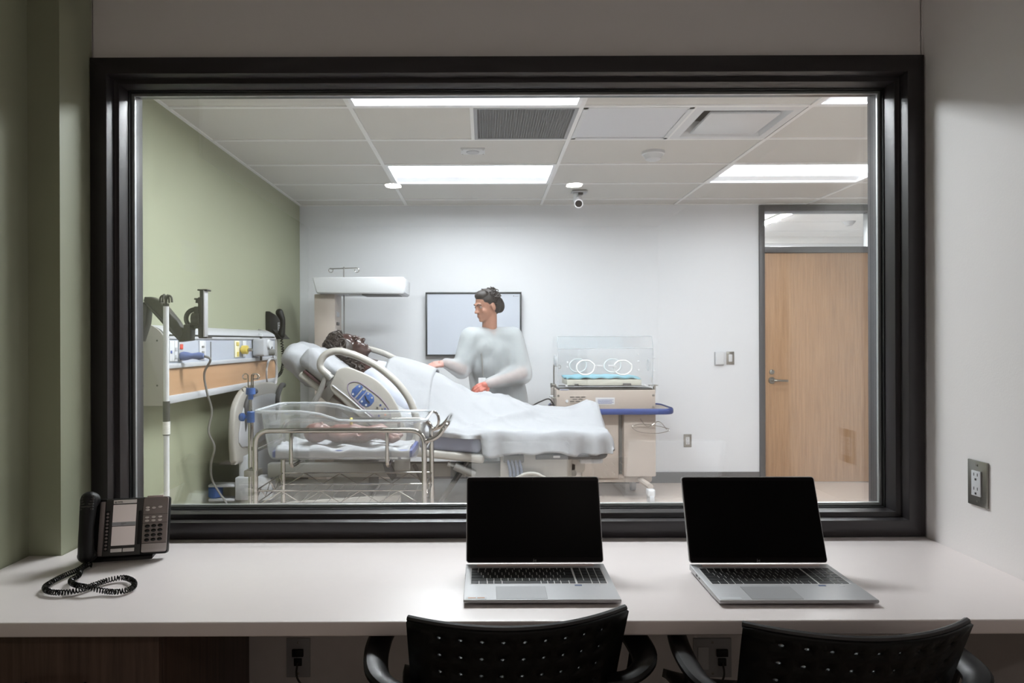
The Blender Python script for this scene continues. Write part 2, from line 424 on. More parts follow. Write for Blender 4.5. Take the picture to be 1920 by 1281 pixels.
tag(obj('corridor_smoke_detector', B().lathe([(0, -0.045), (0.03, -0.045), (0.06, -0.012), (0.065, 0), (0, 0)], (d2.x, 7.3, 2.58)), M_lg),
    'round smoke detector on the corridor ceiling beyond the transom', 'smoke detector')

# ------------------------------------------------------------------ ceiling fixtures
def troffer(i, j, label):
    x0, x1, y0, y1 = GX[i]+0.012, GX[i+1]-0.012, GY[j]+0.012, GY[j+1]-0.012
    t = thing('ceiling_light', label, 'ceiling light', ((x0+x1)/2, (y0+y1)/2, CE), group='recessed ceiling troffers')
    fr = B()
    for a in ((x0, x1, y0, y0+0.02), (x0, x1, y1-0.02, y1), (x0, x0+0.02, y0+0.02, y1-0.02), (x1-0.02, x1, y0+0.02, y1-0.02)):
        fr.box(a[0], a[1], a[2], a[3], CE-0.002, CE+0.012)
    obj('frame', fr, M_refl, t, smooth=False)
    hz = CE+0.042; ym0, ym1 = y0+0.11, y1-0.11
    for (ya, yb) in ((y0+0.02, ym0), (y1-0.02, ym1)):
        obj('reflector', B().prism([(x0+0.02, ya, CE+0.01), (x0+0.02, yb, hz), (x0+0.02, yb, hz+0.01), (x0+0.02, ya, CE+0.022)], (x1-x0-0.04, 0, 0)), M_refl, t, smooth=False)
    for xx in (x0+0.012, x1-0.02):
        obj('end_plate', B().box(xx, xx+0.008, y0+0.02, y1-0.02, CE+0.01, hz+0.012), M_refl, t, smooth=False)
    obj('lens', B().box(x0+0.03, x1-0.03, ym0, ym1, hz-0.012, hz-0.004), M_led[(i, j)], t, smooth=False)
    obj('housing', B().box(x0, x1, y0, y1, hz+0.012, hz+0.03), M_refl, t, smooth=False)
troffer(1, 5, 'lit ceiling troffer over the bed, nearest the far wall')
troffer(3, 5, 'lit ceiling troffer in front of the oak door')
troffer(1, 2, 'ceiling troffer cut by the window head, beside the grey grille')
troffer(3, 2, 'ceiling troffer cut by the top corner of the window frame')

# grey return grille, white perforated panel, supply diffuser in the same row
y0, y1 = GY[3]+0.012, GY[4]-0.012
obj('tee_rail', B().box(-0.075, -0.055, y0, y1, CE-0.002, CE+0.03), M_tee, ceil, smooth=False)
obj('tee_rail', B().box(1.133, 1.151, y0, y1, CE-0.002, CE+0.03), M_tee, ceil, smooth=False)
M_grille = mat('grey_egg_crate', (150, 152, 156), 0.5, metal=0.2)
g = thing('return_air_grille', 'square grey return air grille in the ceiling', 'vent', (0.23, 3.95, CE))
obj('frame', B().box(-0.055, 0.515, y0, y0+0.02, CE-0.003, CE+0.012).box(-0.055, 0.515, y1-0.02, y1, CE-0.003, CE+0.012).box(-0.055, -0.035, y0+0.02, y1-0.02, CE-0.003, CE+0.012).box(0.495, 0.515, y0+0.02, y1-0.02, CE-0.003, CE+0.012), M_grille, g, smooth=False)
cb = B(); n = 36
for k in range(1, n):
    cb.box(-0.035+0.53*k/n-0.001, -0.035+0.53*k/n+0.001, y0+0.02, y1-0.02, CE, CE+0.012)
    yy = y0+0.02+(y1-y0-0.04)*k/n; cb.box(-0.035, 0.495, yy-0.001, yy+0.001, CE, CE+0.012)
o = obj('egg_crate', cb, M_grille, g, smooth=False); o['kind'] = 'stuff'
obj('plenum', B().box(-0.05, 0.51, y0, y1, CE+0.05, CE+0.06), M_dark, g, smooth=False)
g = thing('air_return_vent', 'square white perforated air panel between grey grille and diffuser', 'vent', (0.83, 3.95, CE))
obj('frame', B().box(0.54, 1.135, y0, y0+0.025, CE-0.004, CE+0.01).box(0.54, 1.135, y1-0.025, y1, CE-0.004, CE+0.01).box(0.54, 0.565, y0, y1, CE-0.004, CE+0.01).box(1.11, 1.135, y0, y1, CE-0.004, CE+0.01), M_wp, g, smooth=False)
obj('face', B().box(0.56, 1.115, y0+0.02, y1-0.02, CE+0.002, CE+0.008), mat('perforated_white', (206, 208, 214), 0.5, var=0.12, scale=300), g, smooth=False)
g = thing('supply_diffuser', 'square white ceiling supply diffuser with floating centre plate', 'vent', (1.45, 3.95, CE))
dx0, dx1 = 1.15, 1.74
def sqring(b, x0, x1, y0, y1, z0, ins, z1):
    A = [(x0, y0, z0), (x1, y0, z0), (x1, y1, z0), (x0, y1, z0)]; C = [(x0+ins, y0+ins, z1), (x1-ins, y0+ins, z1), (x1-ins, y1-ins, z1), (x0+ins, y1-ins, z1)]
    a = [b.bm.verts.new(p) for p in A]; c = [b.bm.verts.new(p) for p in C]
    for k in range(4): b.bm.faces.new((a[k], a[(k+1) % 4], c[(k+1) % 4], c[k]))
    return b
obj('flange', sqring(sqring(B(), dx0, dx1, y0, y1, CE-0.002, 0.05, CE-0.004), dx0+0.05, dx1-0.05, y0+0.05, y1-0.05, CE-0.004, 0.05, CE+0.075), M_wp, g)
obj('neck', sqring(B(), dx0+0.1, dx1-0.1, y0+0.1, y1-0.1, CE+0.075, 0.1, CE+0.12).box(dx0+0.19, dx1-0.19, y0+0.19, y1-0.19, CE+0.12, CE+0.125), M_dark, g)
obj('centre_plate', B().box(dx0+0.1, dx1-0.1, y0+0.1, y1-0.1, CE-0.006, CE+0.012, 0.006), M_wp, g)
s = thing('ceiling_speaker', 'small rectangular speaker plate on the tile before the far troffer', 'speaker', (-0.07, 4.5, CE))
obj('plate', B().box(-0.15, 0.008, 4.44, 4.56, CE-0.006, CE+0.008, 0.002), M_wp, s)
obj('cone', B().lathe([(0, -0.008), (0.04, -0.008), (0.045, 0.0)], (-0.071, 4.5, CE-0.004)), M_lg, s)
for a, bb in ((-0.14, 4.45), (-0.002, 4.45), (-0.14, 4.55), (-0.002, 4.55)):
    obj('screw', B().lathe([(0, -0.003), (0.004, -0.002), (0.005, 0)], (a, bb, CE-0.006), seg=8), M_steel, s)
s = thing('smoke_detector', 'round white smoke detector on a patient room ceiling tile', 'smoke detector', (1.13, 4.55, CE))
obj('base', B().lathe([(0, 0.008), (0.075, 0.008), (0.075, -0.012), (0.068, -0.016), (0, -0.016)], (1.13, 4.55, CE)), M_wp, s)
obj('chamber', B().lathe([(0.066, -0.014), (0.05, -0.045), (0.03, -0.055), (0, -0.055)], (1.13, 4.55, CE)), M_wp, s)
# security camera
cx, cy = 0.80, 5.72
s = thing('security_camera', 'white bullet security camera hanging from the ceiling', 'camera', (cx, cy, CE))
obj('mounting_plate', B().box(cx-0.065, cx+0.065, cy-0.05, cy+0.05, CE-0.012, CE-0.001, 0.004), M_lg, s)
obj('bracket', B().cap((cx-0.03, cy, CE-0.01), (cx-0.025, cy, CE-0.075), 0.022, 0.026).cap((cx-0.025, cy, CE-0.075), (cx+0.0, cy-0.01, CE-0.085), 0.02), M_wp, s)
obj('connector', B().box(cx-0.01, cx+0.03, cy-0.02, cy+0.02, CE-0.03, CE-0.011, 0.003), M_dark, s)
ax = Vector((-0.03, -0.17, -0.075)).normalized(); p0 = Vector((cx, cy, CE-0.07))
bd = obj('body', B().cyl(p0, p0+ax*0.15, 0.032, 0.037, 20), mat('camera_white', (238, 238, 242), 0.4), s)
obj('lens', B().lathe([(0, 0.001), (0.028, 0.001), (0.028, -0.003)], p0+ax*0.15, ax), M_blackg, s)
# control room downlights
for xx, lb_ in ((-0.73, 'recessed downlight in the control room ceiling, window reflection toward the bed'), (0.73, 'recessed downlight in the control room ceiling, window reflection toward the camera')):
    dl = thing('downlight', lb_, 'downlight', (xx, -1.15, 2.57), group='control room downlights')
    obj('trim_ring', B().lathe([(0.065, 0.0), (0.08, 0.0), (0.08, -0.004), (0.065, -0.004), (0.065, 0.0)], (xx, -1.15, 2.57)), M_wp, dl)
    obj('lens', B().lathe([(0, -0.002), (0.064, -0.002)], (xx, -1.15, 2.57)), M_down, dl)

# ------------------------------------------------------------------ far wall fittings
def plate(name, label, cat, c, right, up, wd, ht, mp, mi, kind, cable=None):
    c, right, up = Vector(c), Vector(right), Vector(up); n = right.cross(up)
    t = thing(name, label, cat, c)
    def bx(name, u0, u1, v0, v1, d0, d1, m, bev=0.0015):
        M = Matrix.Translation(c) @ Matrix((right, up, n)).transposed().to_4x4()
        return obj(name, B().box(u0, u1, v0, v1, d0, d1, bev, 2, M), m, t)
    bx('cover_plate', -wd/2, wd/2, -ht/2, ht/2, 0.0, 0.006, mp)
    iw, ih = 0.034, 0.068
    if kind == 'switch':
        bx('rocker', -iw/2, iw/2, -ih/2, ih/2, 0.006, 0.011, mi)
    elif kind == 'outlet':
        ins = bx('receptacle', -iw/2, iw/2, -ih/2, ih/2, 0.006, 0.010, mi)
        for s_ in (-1, 1):
            for u in (-0.0065, 0.0065): bx('slot', u-0.0012, u+0.0012, s_*0.019+0.001, s_*0.019+0.009, 0.0095, 0.0103, M_dark, 0)
            bx('slot', -0.003, 0.003, s_*0.019-0.011, s_*0.019-0.005, 0.0095, 0.0103, M_dark, 0.001)
    for v in (-ht/2+0.012, ht/2-0.012): bx('screw', -0.003, 0.003, v-0.003, v+0.003, 0.006, 0.0072, M_steel, 0.001)
    return t, bx
X_, Z_ = (1, 0, 0), (0, 0, 1)
p = P(1369, 671, YB); plate('light_switch', 'white rocker switch in a steel plate beside the oak door', 'switch', (p.x, YB, p.z), X_, Z_, 0.072, 0.118, M_steel, M_wp, 'switch')
p = P(1289, 826, YB); plate('wall_outlet', 'steel outlet plate low on the far white wall', 'outlet', (p.x, YB, p.z), X_, Z_, 0.072, 0.118, M_steel, M_wp, 'outlet')
p = P(1348, 672, YB); t = thing('thermostat', 'white rectangular thermostat beside the wall switch', 'thermostat', (p.x, YB, p.z))
obj('backplate', B().box(p.x-0.042, p.x+0.042, YB-0.008, YB, p.z-0.062, p.z+0.062, 0.003), M_lg, t)
obj('cover', B().box(p.x-0.04, p.x+0.04, YB-0.032, YB-0.008, p.z-0.056, p.z+0.062, 0.006, 3), M_wp, t)
# wall display
a, bq = P(798, 548, 6.26), P(978, 667, 6.26)
t = thing('wall_display', 'large wall-mounted display with a pale screen and black bezel', 'display', ((a.x+bq.x)/2, 6.27, bq.z))
obj('cabinet', B().box(a.x+0.01, bq.x-0.01, 6.255, YB-0.001, bq.z+0.01, a.z-0.01), M_black, t)
M_bez = mat('black_bezel', (44, 50, 52), 0.35)
bw = 0.016
for (x0, x1, z0, z1) in ((a.x, bq.x, a.z-bw, a.z), (a.x, bq.x, bq.z, bq.z+bw), (a.x, a.x+bw, bq.z+bw, a.z-bw), (bq.x-bw, bq.x, bq.z+bw, a.z-bw)):
    obj('bezel', B().box(x0, x1, 6.238, 6.26, z0, z1, 0.002), M_bez, t)
scr = obj('screen', B().box(a.x+bw, bq.x-bw, 6.245, 6.256, bq.z+bw, a.z-bw), mat('pale_screen', (186, 192, 203), 0.3, emit=0.08, var=0.01), t, smooth=False)
lp = P(963, 555, 6.24)
obj('screen_mark', B().prism([(lp.x-0.005, 6.2448, lp.z+0.006), (lp.x+0.006, 6.2448, lp.z+0.006), (lp.x+0.0, 6.2448, lp.z-0.007)], (0, 0.001, 0)).box(lp.x+0.012, lp.x+0.045, 6.2448, 6.2452, lp.z-0.002, lp.z+0.001), M_dark, scr, smooth=False)

# ------------------------------------------------------------------ desk
DT, DY0 = 0.714, 1.453
db = B(); db.prism([(AXL, DY0, DT-0.032), (AXR, DY0, DT-0.032), (AXR, YW0-0.002, DT-0.032), (FX0, YW0-0.002, DT-0.032), (FX0, 1.915, DT-0.032), (AXL, 1.915, DT-0.032)], (0, 0, 0.032), 0.005, 3)
tag(obj('desk_worktop', db, M_desk), 'long white solid-surface worktop under the observation window', 'worktop')
cz1 = DT-0.034
t = thing('desk_cabinet', 'dark walnut drawer cabinet under the telephone end of the worktop', 'cabinet', (-1.0, 1.78, 0))
obj('body', B().box(AXL+0.002, -0.716, 1.52, 2.07, 0.08, cz1, 0.001), M_walnut, t)
obj('plinth', B().box(AXL+0.03, -0.75, 1.57, 2.06, 0, 0.08), M_black, t)
for k, (z0, z1) in enumerate(((0.465, cz1-0.002), (0.275, 0.46), (0.085, 0.27))):
    dr = obj('drawer', B().box(AXL+0.004, -0.717, 1.5, 1.519, z0, z1, 0.0015), M_walnut, t)
    hz = z1-0.118
    obj('pull_handle', B().tube(fillet([(-1.01, 1.5, hz), (-1.01, 1.47, hz), (-0.88, 1.47, hz), (-0.88, 1.5, hz)], 0.008), 0.005, 8), M_black, dr)
for px, lab in ((560, 'dark data outlet with cables under the worktop beside the cabinet'), (1335, 'double data outlet with a short cable under the worktop between the chairs')):
    wd = 0.072 if px == 560 else 0.115
    p = P(px, 1232, YW0); c = Vector((p.x, YW0, p.z))
    t, bx = plate('data_outlet', lab, 'outlet', c, X_, Z_, wd, 0.118, M_lg, M_wp, 'none')
    u = 0.0 if px == 560 else 0.028
    if px != 560: bx('receptacle', -0.045, -0.012, -0.034, 0.034, 0.006, 0.009, M_wp)
    bx('jack', u-0.017, u+0.017, 0.006, 0.028, 0.006, 0.014, M_black); bx('jack', u-0.012, u+0.012, -0.022, 0.0, 0.006, 0.012, M_black)
    s_ = 1 if px == 560 else -1
    obj('cable', B().tube(spline([(c.x+u, c.y-0.012, c.z-0.012), (c.x+u+s_*0.004, c.y-0.03, c.z-0.05), (c.x+u+s_*0.05, c.y-0.03, c.z-0.11), (c.x+u+s_*0.09, c.y-0.02, c.z-0.2), (c.x+u+s_*0.09, c.y-0.02, 0.004)]), 0.003, 6), M_dark, t)
plate('steel_outlet', 'steel duplex outlet plate on the alcove wall above the worktop', 'outlet', (AXR, 1.843, 0.922), (0, -1, 0), Z_, 0.072, 0.122, M_steel, M_wp, 'outlet')
obj_n = tag(obj('paper_notice', B().box(AXL, AXL+0.001, 1.3, 1.45, 1.62, 1.75), M_sheet, None, smooth=False), 'white paper notice on the green alcove wall, seen mirrored in the glass', 'notice')

# ------------------------------------------------------------------ laptops
M_key = mat('black_keys', (26, 26, 28), 0.5); M_lid = mat('black_screen_glass', (5, 4, 5), 0.3, spec=0.08)
M_lap = mat('laptop_aluminium', (188, 188, 190), 0.38, metal=0.35, var=0.015, scale=80)
M_pad = mat('touchpad', (170, 170, 172), 0.35, metal=0.25); M_rose = mat('hinge_bar', (214, 196, 194), 0.35, metal=0.5)
M_logo = mat('logo_silver', (150, 150, 152), 0.3, metal=0.3); M_orange = mat('orange_print', (206, 150, 110), 0.7); M_badge = mat('badge_blue', (72, 92, 132), 0.5)
LW, LD = 0.356, 0.234
def make_laptop(label):
    t = thing('laptop', label, 'laptop', (0, 0, 0), group='laptops on the worktop', world=False)
    hb, hf = 0.019, 0.014      # top height at hinge / at the front
    top = lambda y: hf+(hb-hf)*y/LD
    base = obj('base', B().prism([(0.0, 0.003, 0.006), (0.0, 0.0, hf-0.003), (0.0, 0.002, hf), (0.0, LD, hb), (0.0, LD, 0.005), (0.0, 0.04, 0.003)], (LW, 0, 0), 0.0015), M_lap, t)
    for fx_ in (0.03, LW-0.05):
        for fy in (0.02, LD-0.03): obj('rubber_foot', B().box(fx_, fx_+0.02, fy, fy+0.01, 0.0, 0.006, 0.001), M_rubber, base)
    sl = math.atan2(hb-hf, LD); T = lambda x, y: Matrix.Translation((x, y, top(y))) @ Matrix.Rotation(sl, 4, 'X')
    obj('touchpad_gap', B().box(-0.0007, 0.1157, -0.0007, 0.0737, -0.001, 0.0002, 0.0, 2, T(0.075, 0.008)), M_grey, base, smooth=False)
    obj('touchpad', B().box(0, 0.115, 0, 0.073, -0.001, 0.0004, 0.0, 2, T(0.075, 0.008)), M_pad, base)
    ky0, kh = 0.098, 0.0187
    obj('keyboard_well', B().box(0.012, LW-0.012, ky0-0.002, ky0+5.55*kh+0.002, -0.002, 0.0002, 0, 2, T(0, 0) @ Matrix.Translation((0, 0, 0))), mat('key_well', (214, 212, 212), 0.5, metal=0.1), base)
    U = 0.0183; x_l, x_r = 0.0145, 0.0145+15.4*U
    rows = [[1.25, 1.25, 1, 1.25, 5.9, 1, 1, 1, 1.25, 1], [2.25]+[1]*10+[2.4], [1.75]+[1]*11+[1.9], [1.45]+[1]*12+[1.2], [1]*13+[1.65], [1]*14]
    cache = {}
    KW = LW-0.029; MW = KW*0.772; NX = x_l+MW+0.003; NU = (KW-MW-0.003)/4
    for r, row in enumerate(rows):
        h = kh if r < 5 else kh*0.6; y = ky0+r*kh; tot = sum(row); x = x_l; run = []
        for wk in row: run.append((x, wk*MW/tot)); x += wk*MW/tot
        x = NX
        for wk in ([1, 1, 1, 1] if r else [2, 1, 1]): run.append((x, wk*NU)); x += wk*NU
        for x, wd in run:
            key = (round(wd, 4), round(h, 4))
            if key not in cache:
                o = obj('key', B().box(0.0011, wd-0.0011, 0.0011, h-0.0011, -0.0005, 0.0010), M_key, base, smooth=False); cache[key] = o
            else: o = cache[key].copy(); COL.objects.link(o); o.parent = base
            o.matrix_local = T(x, y)
    obj('badge', B().box(0, 0.017, 0, 0.0065, 0, 0.0004, 0, 2, T(0.262, 0.084)), M_badge, base)
    obj('badge', B().box(0, 0.012, 0, 0.004, 0, 0.0004, 0, 2, T(0.31, 0.083)), M_silver, base)
    stk = obj('sticker', B().box(0, 0.046, 0, 0.013, 0, 0.0004, 0, 2, T(0.006, 0.006)), M_wp, base)
    obj('sticker_print', B().box(0.004, 0.022, 0.0045, 0.0085, 0.0004, 0.0006, 0, 2, T(0.006, 0.006)).box(0.025, 0.042, 0.0045, 0.0085, 0.0004, 0.0006, 0, 2, T(0.006, 0.006)), M_orange, stk, smooth=False)
    obj('port', B().box(-0.0005, 0.004, 0.165, 0.178, 0.009, 0.014).box(-0.0005, 0.004, 0.145, 0.156, 0.010, 0.013), M_black, base, smooth=False)
    obj('hinge_bar', B().cyl((0.028, LD-0.013, hb+0.0002), (LW-0.028, LD-0.013, hb+0.0002), 0.0038, seg=12), M_rose, t)
    # lid tilted back
    L = Matrix.Translation((0, LD-0.003, hb+0.001)) @ Matrix.Rotation(-math.radians(20), 4, 'X')
    H = 0.224
    b = B(); b.prism([(x, 0.0, z) for x, z in rrect(0, LW, 0.003, H, 0.008)], (0, 0.006, 0), 0.0012); bmesh.ops.transform(b.bm, matrix=L, verts=b.bm.verts[:])
    lid = obj('lid', b, M_lap, t)
    b = B(); b.prism([(x, -0.0012, z) for x, z in rrect(0.0022, LW-0.0022, 0.0045, H-0.0026, 0.006)], (0, 0.0015, 0)); bmesh.ops.transform(b.bm, matrix=L, verts=b.bm.verts[:])
    obj('bezel', b, mat('screen_bezel', (18, 14, 16), 0.3, spec=0.12), lid)
    b = B().box(0.006, LW-0.006, -0.0016, -0.0011, 0.0155, H-0.0115); bmesh.ops.transform(b.bm, matrix=L, verts=b.bm.verts[:])
    obj('screen', b, M_lid, lid, smooth=False)
    b = B()      # slanted mark under the screen
    for x0, z0, z1 in ((-0.0042, 0.0055, 0.0125), (-0.0018, 0.0055, 0.0095), (0.0004, 0.0075, 0.0105), (0.0024, 0.0035, 0.0105)):
        k = 0.3; b.prism([(LW/2+x0+k*(z0-0.008), -0.0018, z0), (LW/2+x0+0.0009+k*(z0-0.008), -0.0018, z0), (LW/2+x0+0.0009+k*(z1-0.008), -0.0018, z1), (LW/2+x0+k*(z1-0.008), -0.0018, z1)], (0, 0.0006, 0))
    bmesh.ops.transform(b.bm, matrix=L, verts=b.bm.verts[:]); obj('logo', b, M_logo, lid, smooth=False)
    b = B(); b.cyl((LW/2, -0.0018, H-0.006), (LW/2, -0.0006, H-0.006), 0.0016, seg=12); bmesh.ops.transform(b.bm, matrix=L, verts=b.bm.verts[:])
    obj('webcam', b, M_blackg, lid)
    return t
lap = make_laptop('open silver laptop with black screen at the middle of the worktop')
lap.location = (-0.049, 1.535, DT)
dup(lap, (0.526, 1.528, DT), -0.005, 'open silver laptop with black screen toward the steel wall outlet')

# ------------------------------------------------------------------ desk telephone
ph = thing('desk_telephone', 'black office telephone with handset, buttons and screen on the worktop', 'telephone', (-1.096, 1.832, DT), math.radians(12), world=False)
TIL = math.radians(13)
FT = Matrix.Translation((0, 0.0, 0.016)) @ Matrix.Rotation(-TIL, 4, 'X') @ Matrix.Diagonal((1, 1, 0.95, 1))      # face frame: x across, z up the face, -y outwards
def pf(name, b, m, par=ph, smooth=True):
    bmesh.ops.transform(b.bm, matrix=FT, verts=b.bm.verts[:]); return obj(name, b, m, par, smooth)
PW, PH = 0.226, 0.162
body = pf('body', B().prism([(x, 0, z) for x, z in rrect(0, PW, 0, PH, 0.008)], (0, 0.022, 0), 0.003), M_black)
obj('stand', B().prism([(0.03, 0.012, 0.0), (0.03, 0.125, 0.0), (0.03, 0.12, 0.02), (0.03, 0.055, 0.13), (0.03, 0.028, 0.03)], (0.155, 0, 0), 0.002), M_black, ph)
obj('back_label', B().box(0.08, 0.14, 0, 0.0008, 0.0, 0.045, 0, 2, Matrix.Translation((0, 0.1155, 0.03)) @ Matrix.Rotation(math.radians(30.5), 4, 'X')), M_wp, ph, smooth=False)
cen = pf('centre_panel', B().prism([(x, -0.006, z) for x, z in ((0.062, 0.002), (0.158, 0.002), (0.16, PH-0.002), (0.066, PH-0.002))], (0, 0.007, 0), 0.002), M_dark)
M_gun = mat('gunmetal_face', (140, 130, 127), 0.4, metal=0.2)
lft = pf('side_panel', B().box(0.05, 0.0635, -0.004, 0.001, 0.003, PH-0.008, 0.002), M_gun)
rgt = pf('keypad_panel', B().prism([(x, -0.007, z) for x, z in rrect(0.16, PW-0.002, 0.006, PH-0.001, 0.006)], (0, 0.008, 0), 0.002), M_gun)
sc = pf('screen', B().box(0.084, 0.143, -0.0075, -0.005, 0.030, 0.144, 0.001), mat('phone_lcd_added_glow', (222, 210, 205), 0.3, emit=0.16))  # backlight is off; the weak emission is added to brighten the LCD
pf('screen_gap', B().box(0.084, 0.143, -0.0079, -0.0074, 0.083, 0.0845), M_black, sc, False)
pf('screen_strip', B().box(0.084, 0.143, -0.0079, -0.0074, 0.085, 0.095), M_lg, sc, False)
pf('screen_print', B().box(0.106, 0.12, -0.0082, -0.0078, 0.0908, 0.0924).box(0.106, 0.114, -0.0082, -0.0078, 0.0868, 0.0882), M_grey, sc, False)
M_pw = mat('phone_white_insert', (246, 240, 238), 0.4, emit=0.0)
nm_ = pf('name_plate', B().box(0.084, 0.143, -0.0072, -0.005, 0.147, 0.157, 0.001), M_pw)
lettering('brand_print', '@ MITEL', 0.0055, M_dark, nm_, FT @ facing((0.087, -0.0078, 0.1495), X_, Z_))
for x0, x1 in ((0.084, 0.112), (0.1145, 0.143)): pf('soft_key', B().box(x0, x1, -0.0085, -0.005, 0.012, 0.022, 0.001), M_pw)
pf('button_strip', B().box(0.0665, 0.0765, -0.007, -0.005, 0.016, 0.128, 0.001), M_black)
for k in range(11): pf('line_button', B().ell((0.0715, -0.0075, 0.0225+k*0.0097), (0.0036, 0.002, 0.0032), u=10, v=6), M_gun)
pf('side_key', B().box(0.149, 0.157, -0.0085, -0.005, 0.03, 0.125, 0.002), M_black)
M_btn = mat('silver_button', (226, 218, 215), 0.3, metal=0.4)
for z in (0.112, 0.044+0.044): pf('panel_seam', B().box(0.161, PW-0.002, -0.0075, -0.0068, z, z+0.0008), M_black, rgt, False)
pf('panel_seam', B().box(0.161, PW-0.002, -0.0075, -0.0068, 0.031, 0.0318), M_black, rgt, False)
pf('light_plate', B().box(0.161, PW-0.003, -0.0076, -0.006, 0.008, 0.0305, 0.001), mat('phone_silver_insert', (190, 182, 180), 0.35, metal=0.2), rgt)
for x, z in ((0.172, 0.1325), (0.172, 0.1255), (0.188, 0.131), (0.204, 0.133)): pf('function_button', B().ell((x, -0.0085, z), (0.0056, 0.0025, 0.0034), u=12, v=8), M_btn)
for r in range(2):
    for c in range(3): pf('function_button', B().ell((0.172+0.0165*c, -0.0085, 0.1045-0.0095*r+0.0005*c), (0.0056, 0.0025, 0.0034), u=12, v=8), M_btn)
for r in range(4):
    for c in range(3): pf('keypad_button', B().ell((0.1735+0.0163*c, -0.0085, 0.0795-0.0128*r+0.0005*c), (0.0066, 0.003, 0.0046), u=12, v=8), M_blackg)
pf('message_lamp', B().box(0.168, 0.21, -0.004, 0.012, PH-0.002, PH+0.004, 0.002), M_rose)
# handset
hs = B(); hs.chain([(0.029, -0.018, 0.008), (0.0285, -0.026, 0.04), (0.028, -0.03, 0.085), (0.0275, -0.027, 0.13), (0.027, -0.02, 0.163)], [0.021, 0.0195, 0.0185, 0.0205, 0.0225])
hs.ell((0.029, -0.012, 0.008), (0.025, 0.018, 0.02)).ell((0.027, -0.012, 0.16), (0.026, 0.02, 0.024))
me = blob(hs, 0.003, 3); me.transform(FT); hsd = obj('handset', me, M_black, ph)
for k in range(6): pf('grip_ridge', B().box(0.012, 0.044, -0.0455+0.002*abs(k-1), -0.036, 0.133+0.0072*k, 0.1375+0.0072*k, 0.001), M_dark, hsd)
# coiled cord on the worktop
Rz = Matrix.Translation(ph.location) @ Matrix.Rotation(math.radians(12), 4, 'Z')
def on_desk(px, py, h=0.006):
    d = F*(CZ-DT-h)/(py-VY); return P(px, py, d)
path = [(166, 1052), (150, 1066), (118, 1080), (92, 1094), (84, 1102), (92, 1109), (118, 1111), (150, 1106), (175, 1097), (205, 1087), (232, 1083), (250, 1090), (249, 1101), (225, 1109), (195, 1108), (165, 1101), (140, 1096), (133, 1088), (147, 1079), (153, 1066), (168, 1057)]
pts = []
for k, (px, py) in enumerate(path):
    pts.append(on_desk(px, py, 0.007+(0.010 if 15 <= k <= 16 else 0)))
pts = spline(pts, 40); hel = []; acc = 0.0; R_ = 0.0055
for k in range(len(pts)-1):
    tv = (pts[k+1]-pts[k]); acc += tv.length
    tv.normalize(); sd = tv.cross(Vector((0, 0, 1))).normalized(); a_ = acc/0.0048*2*PI
    hel.append((pts[k], sd, acc))
tot = hel[-1][2]; fine = []; nturn = int(tot/0.0064); j = 0
for s_ in range(nturn*9):
    q = tot*s_/(nturn*9)
    while j < len(hel)-2 and hel[j+1][2] < q: j += 1
    c_, sd, _ = hel[j]; f_ = (q-hel[j][2])/max(1e-9, hel[j+1][2]-hel[j][2]); c_ = c_.lerp(hel[j+1][0], max(0, min(1, f_)))
    a_ = 2*PI*s_/9; fine.append(c_+sd*R_*math.cos(a_)+Vector((0, 0, 1))*R_*math.sin(a_))
inv = Rz.inverted(); cord = B().tube([inv @ v for v in fine], 0.00165, 5)
co = obj('coiled_cord', cord, M_blackg, ph)
obj('cord_lead', B().tube([inv @ v for v in spline([on_desk(168, 1057, 0.008), on_desk(171, 1063, 0.003), on_desk(171, 1055, 0.006), Rz @ FT @ Vector((0.024, -0.018, -0.005))], 8)], 0.0018, 6), M_blackg, ph)

